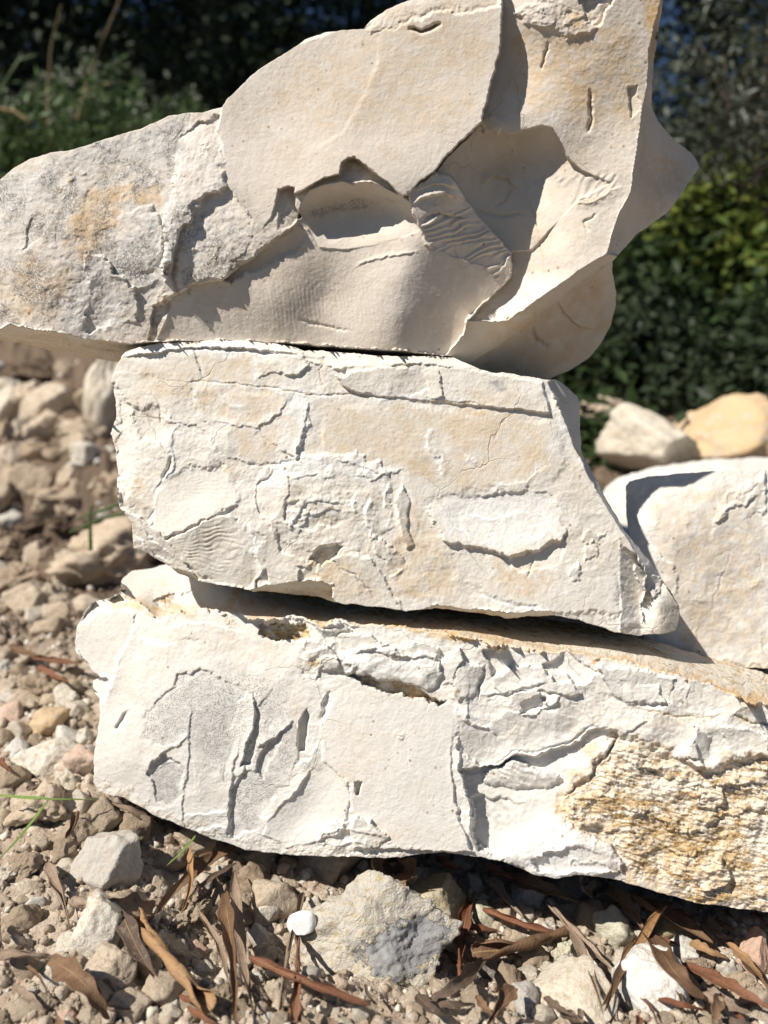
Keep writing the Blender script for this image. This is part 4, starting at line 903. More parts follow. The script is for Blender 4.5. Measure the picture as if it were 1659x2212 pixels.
def put_rock(px, py, wpx, hpx, mat, label, cat='stone', name='stone', base=None, group=None, rot=None, dist=None, sink=.28, deep=.9, tilt=.25):
    """px,py: picture centre; wpx,hpx: picture size; stands on the ground (or at a distance)"""
    if dist is None:
        p, d = hit(px, py + hpx * (.5 - sink))
    else:
        d = dist; p = Vector(np.array([0, 0, CAMZ]) + rays(px, py + hpx * (.5 - sink)) * d)
    me = (base or RR.choice(BASES))
    w_, h_ = wpx * d / F, hpx * d / F
    key = me.name + mat.name
    if key not in MC:
        m2 = me.copy(); m2.materials.clear(); m2.materials.append(mat); MC[key] = m2
    o = link(name, MC[key])
    o.scale = (w_ * .56, w_ * .56 * deep, h_ * .60)
    o.location = p + Vector((0, w_ * .3 * deep, h_ * (.5 - sink)))
    rz = RR.uniform(0, 6.28) if rot is None else rot
    o.rotation_euler = (RR.uniform(-tilt, tilt), RR.uniform(-tilt, tilt), rz)
    if rot is None: o.scale = (w_ * .56, w_ * .56, h_ * .60)
    tag(o, label, cat, group)
    spots_taken.append((px, py, max(wpx, hpx) * .5))
    return o
MC = {}
H = [ # picture x, y, width, height, material, label
 (233,1889,175,128,M_GREY,'grey white stone with a blue grey patch, above the rolled brown leaf at left',BIG),
 (212,2032,125,160,M_PALE,'tall pale stone below the rolled grey brown leaf at lower left',BIG),
 (232,2132,130,115,M_BEIGE,'lumpy beige stone right of the curled golden leaf, at the bottom left',BIG),
 (72,1760,160,110,M_BEIGE,'broad crumbly beige stone crossed by the green grass blades at left',CRUST),
 (161,1812,92,66,M_BROWN,'brown earthy stone with a small curled leaf on it, at left',BASES),
 (215,1778,92,70,M_BROWN,'brown angular stone beneath the left end of the white block',BASES),
 (288,1806,82,86,M_BROWN,'squarish brown stone beside the shaded foot of the white block',BASES),
 (412,1826,110,56,M_BEIGE,'pale tan stone half in the shadow of the white block at left',BIG),
 (720,1872,180,70,M_BEIGE,'broad tan stone in the shadow under the middle of the white block',BIG),
 (560,1860,80,50,M_BROWN,'brown stone deep in the shadow under the white block',BIG),
 (595,1967,108,96,M_BEIGE,'angular tan stone above the white shard',BASES),
 (560,2039,50,62,M_GREY,'grey stone left of the white shard',BASES),
 (344,2150,92,78,M_BEIGE,'blocky beige stone under the tan rolled leaf',BASES),
 (276,2192,90,66,M_BEIGE,'beige stone cut by the bottom edge at lower left',BASES),
 (496,2125,60,60,M_PALE,'small cream stone behind the mottled upright leaf',BASES),
 (575,1985,60,70,M_PALE,'cream stone beside the tall mottled leaf',BASES),
 (1407,2160,168,140,M_WHITE,'large rounded white stone at the bottom right',BIG),
 (1262,2205,200,60,M_PALE,'pale stone cut by the bottom edge, left of the large white one',BIG),
 (1258,2150,95,85,M_PALE,'pinkish white stone behind the grey brown leaf at lower right',BASES),
 (1282,1990,66,80,M_BEIGE,'upright beige stone among the leaves at lower right',BASES),
 (1339,2032,100,92,M_GREEN,'greenish cream stone behind the twisted orange leaf',BASES),
 (1446,2018,86,56,M_YELL,'yellowish stone between two brown leaves at lower right',BASES),
 (1480,2064,84,52,M_WHITE,'white stone beneath the rolled rust leaf',BASES),
 (1636,2085,80,110,M_PINK,'pink stone at the right edge',BIG),
 (1240,1937,130,72,M_DARK,'dark grey stone at the foot of the white block, right of centre',BASES),
 (1140,1940,76,64,M_WHITE,'whitish stone behind the grey split leaf',BASES),
 (1049,2099,64,70,M_DARK,'dark grey stone right of the blackish leaf',BASES),
 (1137,2177,64,66,M_GREY,'rounded grey stone at the bottom, right of centre',BASES),
 (1176,2202,50,40,M_PALE,'small round cream stone at the bottom edge, right of centre',BASES),
 (1224,2084,72,78,M_GREEN,'pale green crumbly stone beneath the long grey leaf',CRUST),
 (1575,2099,56,66,M_PALE,'pale stone left of the pink stone at the right edge',BASES),
 (422,1987,66,50,M_BROWN,'brown crumbly stone between two upright leaves at lower left',CRUST),
 (1000,1876,60,40,M_PALE,'pale stone in shadow under the white block, right of centre',BASES),
 (1050,1990,60,90,M_GREEN,'upright pale green stone beside the reddish stick',BASES),
 (1085,2000,60,60,M_BEIGE,'small tan stone behind the red curved leaf',BASES),
 (98,1571,92,74,M_ORANGE,'orange stained angular stone at the left, among paler ones',BASES),
 (38,1584,42,50,M_PALE,'small upright cream stone at the left, beside the orange one',BASES),
 (80,1657,128,76,M_PALE,'flat pale yellow stone at the left, the largest above the grass blade',BIG),
 (142,1603,66,52,M_WHITE,'white topped stone right of the orange stained one',BASES),
 (32,1623,56,40,M_WHITE,'white and grey stone left of the small brown one',BASES),
 (73,1610,38,34,M_BROWN,'small dark brown stone below the orange stained one',BASES),
 (171,1660,90,70,M_PINK,'pinkish stone against the left side of the white block',BASES),
 (159,1537,48,46,M_PALE,'small pale stone above the orange stained one',BASES),
 (66,1522,66,42,M_BEIGE,'squared tan stone behind the orange stained one',BASES),
 (15,1549,64,50,M_PINK,'pinkish brown stone at the left edge above the cream one',BASES),
 (105,1364,74,66,M_BEIGE,'round flat tan stone left of the white block',BASES),
 (20,1359,50,40,M_BEIGE,'small tan stone at the left edge beside the round one',BASES),
 (137,1700,62,52,M_PALE,'cream stone just above the green grass blade',BASES),
 (22,1691,76,62,M_BROWN,'brown stone at the left edge just above the grass blade',BASES),
]
for x, y, w_, h_, m, lab, bs in H: put_rock(x, y, w_, h_, m, lab, base=RR.choice(bs))
CAP = rock_mesh('cap', 888, 4, 2, .012, .8, 6)
Vc = np.empty(len(CAP.vertices) * 3, np.float32); CAP.vertices.foreach_get('co', Vc); Vc = Vc.reshape(-1, 3)
Vc[:, 2] = np.where(Vc[:, 2] < -.25, -.25 + (Vc[:, 2] + .25) * .15, Vc[:, 2]); CAP.vertices.foreach_set('co', Vc.ravel()); CAP.update()
put_rock(650, 2004, 58, 44, stone_mat('stone_chalk', (.80, .79, .77), (.82, .81, .79), (.77, .75, .72), 1, .0, .3), 'thin bright white shard lying on reddish twigs', base=CAP, rot=0, sink=.3, tilt=.12, dist=.515)
# the big yellowish stone in the middle of the foreground, with a grey flint face
YST = rock_mesh('yellow_stone', 524, 6, 20, .06, .9, 15)
Vy = np.empty(len(YST.vertices) * 3, np.float32); YST.vertices.foreach_get('co', Vy); Vy = Vy.reshape(-1, 3)
tp = np.clip((Vy[:, 2] + .2) / 1.2, 0, 1)
Vy[:, 0] = Vy[:, 0] * (1 - .10 * tp) - .05 * tp; Vy[:, 1] = Vy[:, 1] * (1 - .3 * tp) + .15 * tp
Vy += (.05 * ridged(Vy[:, 0] * 2.6 + Vy[:, 1], Vy[:, 2] * 3.4 + Vy[:, 1] * 2, 6, 4) - .03)[:, None] * Vy
Vy += (.035 * fbm(Vy[:, 0] * 3.2, Vy[:, 2] * 3.2, 5, 5, .6))[:, None] * Vy
YST.vertices.foreach_set('co', Vy.ravel()); YST.update()
k = N('stone_yellow_flint')
pv = k.n('SeparateXYZ', {'Vector': k.obj()}).outputs
n1 = k.noise(2.2, 5, .6, .4); n2 = k.noise(9, 5, .65); n3 = k.noise(34, 5, .65)
c = k.mix(k.ramp(n1, .35, .65), (0.74, 0.685, 0.58), (0.66, 0.61, 0.53))
c = k.mix(k.math('MULTIPLY', k.ramp(n2, .5, .68), .8), c, (0.60, 0.46, 0.22))
c = k.mix(k.ramp(n3, .58, .68), c, (0.76, 0.73, 0.66))
ex = k.math('DIVIDE', k.math('SUBTRACT', pv[0], .22), .55); ez = k.math('DIVIDE', k.math('SUBTRACT', pv[2], .16), .30)
er = k.math('ADD', k.math('ADD', k.math('MULTIPLY', ex, ex), k.math('MULTIPLY', ez, ez)), k.math('MULTIPLY', k.math('SUBTRACT', n2, .5), 2.6))
fl = k.math('MULTIPLY', k.ramp(er, 1.0, .8), k.ramp(pv[1], .1, -.1))
c = k.mix(fl, c, k.mix(n2, (0.25, 0.245, 0.245), (0.40, 0.39, 0.38)))
M_FLINT = k.done(c, k.bump(k.math('MULTIPLY', k.math('ADD', n2, k.math('MULTIPLY', n3, .6)), k.math('SUBTRACT', 1.35, fl)), .004, .9), k.math('SUBTRACT', .93, k.math('MULTIPLY', fl, .4)))
o = put_rock(812, 2068, 345, 235, M_FLINT, 'large yellowish stone with a grey flint patch, in the middle of the foreground', base=YST, rot=.3, deep=.7, sink=.34, tilt=.02)
put_rock(945, 1985, 140, 130, M_YELL, 'yellow grey stone half in shadow, right behind the large yellowish one', base=BIG[3])
M_SHADE = stone_mat('shade_lump', (0.05, 0.035, 0.025), (0.08, 0.055, 0.038), (0.13, 0.095, 0.065), 1, .5, 1.8)  # near-black lumps on the left bank: shade put into their colour
# ---- behind, left
for x, y, w_, h_, m, lab, bs, nm in [
 (205,1228,275,190,M_BEIGE,'crusty lumpy rock behind the left side of the stack',CRUST,'rock'),
 (98,893,115,125,M_BEIGE,'upright pointed tan rock on the bank at the left, out of focus',BIG,'rock'),
 (52,940,80,60,M_BEIGE,'low tan rock at the foot of the pointed one on the bank',BIG,'rock'),
 (215,880,100,270,M_PALE,'tall pale slab standing behind the left end of the cream block',BIG,'rock'),
 (60,1030,90,60,M_BEIGE,'wide beige rock on the bank left of the tall slab',CRUST,'rock'),
 (170,1010,60,36,M_WHITE,'small white rock in front of the tall slab, left one',BASES,'rock'),
 (215,1000,50,40,M_WHITE,'bright white rock touching the foot of the tall slab',BASES,'rock'),
 (140,1080,160,100,M_BROWN,'broad brown clod on the bank above the dark hollow',CRUST,'rock'),
 (-36,1075,190,150,M_BROWN,'large dark earthy boulder added at the left edge to shade the hollow beside it',BIG,'rock'),  # added boulder, placed to cast shade into the hollow
 (130,1130,230,104,M_SHADE,'long dark lump standing in for the shade in the hollow on the bank, under the grass stems',CRUST,'clod'),
 (30,1190,130,90,M_SHADE,'dark lump standing in for shade at the left edge, beside the crusty rock',CRUST,'clod'),
 (60,800,200,80,M_SHADE,'dark lump standing in for shade at the top of the bank, under the top block',CRUST,'clod'),
 (30,1035,70,50,M_PINK,'pinkish rock at the left edge of the bank',BASES,'rock'),
 (30,1260,90,80,M_BROWN,'brown rock at the left edge beside the crusty one',CRUST,'rock'),
 (110,1300,90,70,M_BEIGE,'beige rock in front of the crusty one',CRUST,'rock'),
 (190,1330,80,70,M_BEIGE,'tan rock between the crusty one and the white block',BIG,'rock'),
 (-10,345,90,120,M_GREY,'grey rock at the left edge beside the top block, far behind',BIG,'rock')]:
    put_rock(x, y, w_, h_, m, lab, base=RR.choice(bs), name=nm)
# ---- behind, right
for x, y, w_, h_, m, lab, bs, di in [
 (1300,910,120,100,M_BEIGE,'rounded tan boulder right behind the cream block, out of focus',BIG[1],1.9),
 (1425,962,215,130,M_PALE,'white humped rock on the slope at the right, out of focus',BIG[2],1.52),
 (1585,955,250,170,M_ORANGE,'ochre squared block at the right edge, out of focus',BIG[5],1.62)]:
    put_rock(x, y, w_, h_, m, lab, base=bs, dist=di, name='rock')
# ---- the blocks to the right of the stack, traced, each at its own distance
out = [(1300,1075),(1310,1050),(1340,1030),(1400,1012),(1470,1000),(1560,992),(1680,986),(1760,990),(1780,1120),(1700,1180),(1500,1200),(1330,1190),(1290,1120)]
K = Stone(out, 1.25, .1, 1.2, 4.0, 51, 3)
K.base([(1300,1100,-1),(1400,1030,-2),(1500,1060,0),(1700,1040,-1),(1700,1100,0),(1400,1150,0)]); K.chips(70, .5, 1); K.noise(50, .3, 1)
tag(K.build('pale_stone', 1.5, M_LOW, .3), 'long pale block lying behind the squared white block at the right', 'stone')
out = [(1352,1066),(1352,1050),(1360,1040),(1400,1030),(1480,1022),(1560,1017),(1660,1014),(1760,1020),(1790,1200),(1780,1440),(1720,1452),(1659,1444),(1600,1442),(1540,1438),(1490,1431),(1465,1416),(1400,1420),(1370,1300),(1358,1150),(1353,1110)]
K = Stone(out, .643, -.06, .10, 2.2, 61, 1.5)
K.base([(1352,1050,-1.2),(1355,1110,-1.4),(1400,1034,-.9),(1480,1024,-.6),(1660,1016,-.5),(1390,1130,.1),(1400,1250,.0),(1450,1100,.4),(1550,1080,.4),(1550,1250,.5),(1600,1400,.1),(1500,1400,-.1),(1700,1200,.6),(1480,1320,.25)])
K.rough[:] = .5
K.scallop(120, .8, 3); K.scallop(50, .4, 4); K.scallop(22, .14, 5); K.ledge([(1400,1180),(1450,1220),(1470,1290)], .2, 40, 1, 1.4)
K.ledge([(1540,1120),(1580,1105),(1640,1060)], .25, 40, -1, 1.4); K.ledge([(1535,1128),(1550,1124),(1575,1110)], .3, 14, -1)
K.slab([(1560,1080),(1659,1020),(1659,1110),(1600,1120)], .2, .2, -.4, 6, 1.6, 1.4)
K.groove([(1580,1180),(1560,1250),(1530,1330)], 1.6, .06, .6, 'grey', .4); K.groove([(1640,1180),(1650,1250),(1670,1300)], 1.6, .06)
K.chips(60, .10, 1); K.chips(20, .045, 2); K.noise(60, .08, 1); K.noise(9, .016, 2, 3)
K.paint('ochre', [(1455,1290),(1490,1270),(1540,1310),(1550,1350),(1500,1420),(1480,1430)], .4, 40, 3, .5); K.paint('ochre', [(1390,1100),(1500,1080),(1500,1250),(1420,1240)], .28, 30, 2, .8, 20)
K.spot('grey', 1555, 1365, 24, .5, 30); K.spot('grey', 1590, 1140, 12, .9); K.spot('grey', 1578, 1142, 10, .8, 4); K.spot('grey', 1655, 1190, 12, .8); K.paint('ochre', [(1400,1060),(1659,1040),(1659,1430),(1480,1420)], .3, 50, 3, .9, 24); K.paint('grey', [(1400,1060),(1659,1040),(1659,1430),(1480,1420)], .3, 50, 3, 1.0, 30); K.paint('rust', [(1465,1400),(1540,1425),(1700,1435),(1700,1460),(1465,1430)], .5, 8, 1.5, .6)
tag(K.build('squared_stone', .9, M_LOW, .25), 'squared white block leaning behind the right end of the stack, partly in shadow', 'stone')

# ---- rubble on the bank
rb = random.Random(31); n_r = 0
while n_r < 50:
    px, py = rb.uniform(-20, 300), rb.uniform(770, 1520)
    if px > 170 and py > 1280 or (1075 < py < 1170 and px < 270) or 1370 < py < 1460 or py < 850: continue
    wp = rb.choice([46, 58, 70, 86, 104])
    if any((px - a) ** 2 + (py - b) ** 2 < (.6 * (c_ + wp * .35)) ** 2 for a, b, c_ in spots_taken[-n_r - 14:]) and rb.random() < .7: continue
    put_rock(px, py, wp, wp * rb.uniform(.7, 1.1), rb.choice([M_BEIGE, M_BROWN, M_PALE, M_BROWN, M_BEIGE]), 'broken angular rubble stone on the bank at the left, among many like it', name='rubble_stone', group='rubble on the bank at the left', base=rb.choice(BIG + CRUST), tilt=.5)
    n_r += 1

# ---- earthy clods of the foreground
rb = random.Random(47); n_c = 0; tries = 0
while n_c < 70 and tries < 4000:
    tries += 1
    px, py = (rb.uniform(-10, 640), rb.uniform(1750, 2225)) if n_c < 42 else (rb.uniform(1000, 1670), rb.uniform(1930, 2225))
    if py < 1740 + px * .2: continue
    wp = rb.choice([44, 54, 64, 76])
    if any((px - a) ** 2 + (py - b) ** 2 < (.66 * (c_ + wp * .4)) ** 2 for a, b, c_ in spots_taken): continue
    put_rock(px, py, wp, wp * rb.uniform(.7, .95), rb.choice([M_BROWN, M_BEIGE, M_BEIGE, M_BROWN, M_PALE]), 'crumbly earthy clod lying among others in front of the stacked blocks', name='clod', group='earthy clods in the foreground', base=rb.choice(CRUST + BASES[1::2]), tilt=.5)
    n_c += 1

# ---- loose pebbles, each its own object
GRP = 'small loose stones on the soil'
rg = random.Random(12)
n_p = 0; tries = 0
while n_p < 285 and tries < 9000:
    tries += 1
    if n_p < 185:
        px, py = rg.uniform(-10, 1670), rg.uniform(1850, 2230)
        if py < 1700 + px * .16: continue
        wp = rg.choice([18, 24, 30, 38, 48, 58])
    else:
        px, py = rg.uniform(-10, 330), rg.uniform(780, 1760)
        wp = rg.choice([18, 26, 34, 46, 60]) * (1.0 if py > 1300 else 1.1)
        if px > 200 and py > 1450 or py < 1200 and px > 260: continue
    if any((px - a) ** 2 + (py - b) ** 2 < (.62 * (c_ + wp * .4)) ** 2 for a, b, c_ in spots_taken): continue
    m = rg.choices([M_BEIGE, M_PALE, M_BROWN, M_GREY, M_WHITE, M_ORANGE, M_PINK], [5, 4, 4, 1.5, 1.2, .4, .6])[0]
    put_rock(px, py, wp, wp * rg.uniform(.65, .95), m, 'small loose angular stone lying on the dry soil with many like it', name='pebble', group=GRP, base=rg.choice(BASES), tilt=.6)
    n_p += 1
# crumbs of soil and grit: nobody could count them
ic = bmesh.new(); bmesh.ops.create_icosphere(ic, subdivisions=2, radius=1)
IV = np.array([v.co[:] for v in ic.verts]); IF = np.array([[v.index for v in f.verts] for f in ic.faces]); ic.free()
R = np.random.RandomState(8)
def crumbs(name, n, ylo, yhi, s0, s1, mat, label, seed):
    R = np.random.RandomState(seed)
    y = ylo * (yhi / ylo) ** R.rand(n); x = (R.rand(n) * 2 - 1) * (.53 * y + .02)
    s = (s0 + (s1 - s0) * R.rand(n) ** 2.5) * np.clip(y / .5, 1, 3)
    z = ground_fine(x, y) + s * .25
    Vs = []
    for i in range(n):
        v = IV * (1 + .5 * (R.rand(len(IV), 1) - .5)) * R.uniform(.6, 1, 3)
        q, _ = np.linalg.qr(R.normal(size=(3, 3)))
        Vs.append(v @ q * s[i] + (x[i], y[i], z[i]))
    me = mesh_np(name, np.concatenate(Vs), np.concatenate([IF + i * len(IV) for i in range(n)]), smooth=False)
    return tag(link(name, me, mat), label, 'soil', kind='stuff')
crumbs('soil_crumbs', 5200, .30, 1.3, .0012, .0055, M_SOIL, 'dry brown crumbs of soil covering the ground', 8)
k = N('grit'); M_GRIT = k.done(k.mix(k.noise(300, 2), (.48, .41, .32), (.70, .66, .58)), None, .9)
crumbs('grit', 1500, .30, 1.2, .001, .004, M_GRIT, 'fine pale limestone grit scattered on the ground', 9)

# ================================================================== DRY LEAVES, TWIGS AND GRASS
def leaf_mat(name, c1, c2, c3):
    k = N(name)
    rnd = k.n('ObjectInfo').outputs['Random']
    uv = k.n('Attribute', attribute_name='along').outputs['Color']
    sx = k.n('SeparateColor', {'Color': uv}).outputs
    n1 = k.noise(60, 5, .6, .5); n2 = k.noise(260, 5, .65); n3 = k.noise(900, 3)
    c = k.mix(k.ramp(k.math('ADD', k.math('MULTIPLY', n1, .7), k.math('MULTIPLY', rnd, .3)), .3, .7), c1, c2)
    c = k.mix(k.math('MULTIPLY', k.ramp(n2, .52, .68), .8), c, c3)
    c = k.mix(k.math('MULTIPLY', k.ramp(n3, .62, .7), .6), c, (.05, .035, .025))
    rib = k.ramp(k.math('ABSOLUTE', k.math('SUBTRACT', sx[1], .5)), .035, .012)
    c = k.mix(k.math('MULTIPLY', rib, .5), c, (.46, .30, .16))
    vein = k.math('SINE', k.math('ADD', k.math('MULTIPLY', sx[0], 150.), k.math('MULTIPLY', k.math('ABSOLUTE', k.math('SUBTRACT', sx[1], .5)), -40.)))
    h = k.math('ADD', k.math('MULTIPLY', vein, .10), k.math('ADD', k.math('MULTIPLY', rib, 1.2), n2))
    return k.done(c, k.bump(h, .0006, .8), .6)
L_BRN = leaf_mat('leaf_brown', (0.155, 0.09, 0.052), (0.24, 0.15, 0.09), (0.095, 0.06, 0.04))
L_TAN = leaf_mat('leaf_tan', (0.40, 0.235, 0.11), (0.34, 0.21, 0.115), (0.20, 0.115, 0.065))
L_GRY = leaf_mat('leaf_grey', (0.25, 0.185, 0.135), (0.33, 0.25, 0.185), (0.18, 0.12, 0.085))
L_RED = leaf_mat('leaf_red', (0.17, 0.068, 0.036), (0.22, 0.105, 0.062), (0.12, 0.06, 0.04))
L_DRK = leaf_mat('leaf_dark', (0.085, 0.06, 0.045), (0.14, 0.10, 0.075), (0.22, 0.17, 0.13))
L_GRN = leaf_mat('grass_green', (0.20, 0.30, 0.075), (0.27, 0.36, 0.11), (0.25, 0.30, 0.10))

def strip(name, P, W, roll, twist, mat, seed, nrm=Vector((0, 0, 1)), nu=34, nv=11, th=.00045, wave=.2):
    """a leaf swept along points P (world), half width W(t), rolled over by 'roll' radians across, twisted along"""
    R = random.Random(seed)
    P = [Vector(p) for p in P]
    V = []; A = []
    def at(t):
        f = t * (len(P) - 1); i = min(int(f), len(P) - 2); u = f - i
        p0 = P[max(i - 1, 0)]; p1 = P[i]; p2 = P[i + 1]; p3 = P[min(i + 2, len(P) - 1)]
        return .5 * ((2 * p1) + (p2 - p0) * u + (2 * p0 - 5 * p1 + 4 * p2 - p3) * u * u + (3 * p1 - p0 - 3 * p2 + p3) * u ** 3)
    a0, b0, c0 = R.uniform(0, 6), R.uniform(0, 6), R.uniform(.7, 1.3)
    for side in (1, -1):
        for i in range(nu + 1):
            t = i / nu
            p = at(t); tg = (at(min(t + .02, 1)) - at(max(t - .02, 0))).normalized()
            s = tg.cross(nrm)
            if s.length < 1e-3: s = Vector((1, 0, 0))
            s.normalize(); u = s.cross(tg).normalized()
            tw = twist * (t - .5)
            s2 = s * math.cos(tw) + u * math.sin(tw); u2 = u * math.cos(tw) - s * math.sin(tw)
            hw = W(t); rl = roll * (.8 + .35 * math.sin(a0 + t * 5 * c0))
            for j in range(nv):
                v = j / (nv - 1) * 2 - 1
                hv = hw * (1 + wave * math.sin(t * 23 * c0 + b0 + v))
                if abs(rl) > .05:
                    ang = v * rl; rad = hv / abs(rl) * (1 + .10 * v)
                    q = p + s2 * (math.sin(ang) * rad) * (1 if rl > 0 else -1) * math.copysign(1, rl) + u2 * (1 - math.cos(ang)) * rad * math.copysign(1, rl)
                else:
                    q = p + s2 * v * hv
                q = q + u2 * (th * side * .5 + wave * hw * .35 * math.sin(t * 17 + v * 3 + a0))
                V.append(q); A.append((t, (v + 1) / 2, 0, 1))
    n = (nu + 1) * nv; Fq = []
    for i in range(nu):
        for j in range(nv - 1):
            a = i * nv + j
            Fq.append((a, a + 1, a + nv + 1, a + nv)); Fq.append((n + a, n + a + nv, n + a + nv + 1, n + a + 1))
    for i in range(nu):
        for j in (0, nv - 1):
            a = i * nv + j; q = (a, a + nv, n + a + nv, n + a); Fq.append(q if j == 0 else q[::-1])
    for i in (0, nu):
        for j in range(nv - 1):
            a = i * nv + j; q = (a, n + a, n + a + 1, a + 1); Fq.append(q if i == 0 else q[::-1])
    c = Vector(np.mean(np.array([v[:] for v in V]), 0)); c.z = min(v.z for v in V)
    me = mesh_np(name, np.array([(v - c)[:] for v in V]), np.array(Fq))
    at_ = me.attributes.new('along', 'FLOAT_COLOR', 'POINT'); at_.data.foreach_set('color', np.array(A, np.float32).ravel())
    o = link(name, me, mat); o.location = c
    return o

def lance(w, tip=.25, base=.35):
    return lambda t: w * (min(1, (t + .03) / base) ** .7) * (min(1, (1.02 - t) / (1 - base + tip * .0 + .15)) ** .8)
def even(w): return lambda t: w * (.85 + .3 * math.sin(2.8 * t + .3)) * (.6 if t < .03 else 1)
def put_leaf(pts, wpx, mat, label, roll=1.0, twist=0., lift=(.004, .010, .004), kind='lance', name='dry_leaf', cat='leaf', seed=None, face=None, group=None):
    P = []; d = 1
    n = len(pts)
    for i, (x, y) in enumerate(pts):
        t = i / (n - 1)
        lf = np.interp(t, [0, .5, 1], lift)
        p, d = hit(x, y, lf + .006)
        P.append(p)
    W = (lance if kind == 'lance' else even)(wpx * .43 * d / F * abs(roll) / math.sin(min(abs(roll), 1.5)))
    up = face or Vector((0, -.55, .8))
    o = strip(name, P, W, roll, twist, mat, seed or int(pts[0][0] * 7 + pts[0][1]), up.normalized())
    tag(o, label, cat, group)
    return o
def mid(a, b, s=0, n=1):
    a, b = np.array(a, float), np.array(b, float); m = (a + b) / 2; d = b - a
    return [tuple(a), tuple(m + np.array([-d[1], d[0]]) / max(1, np.hypot(*d)) * s), tuple(b)]
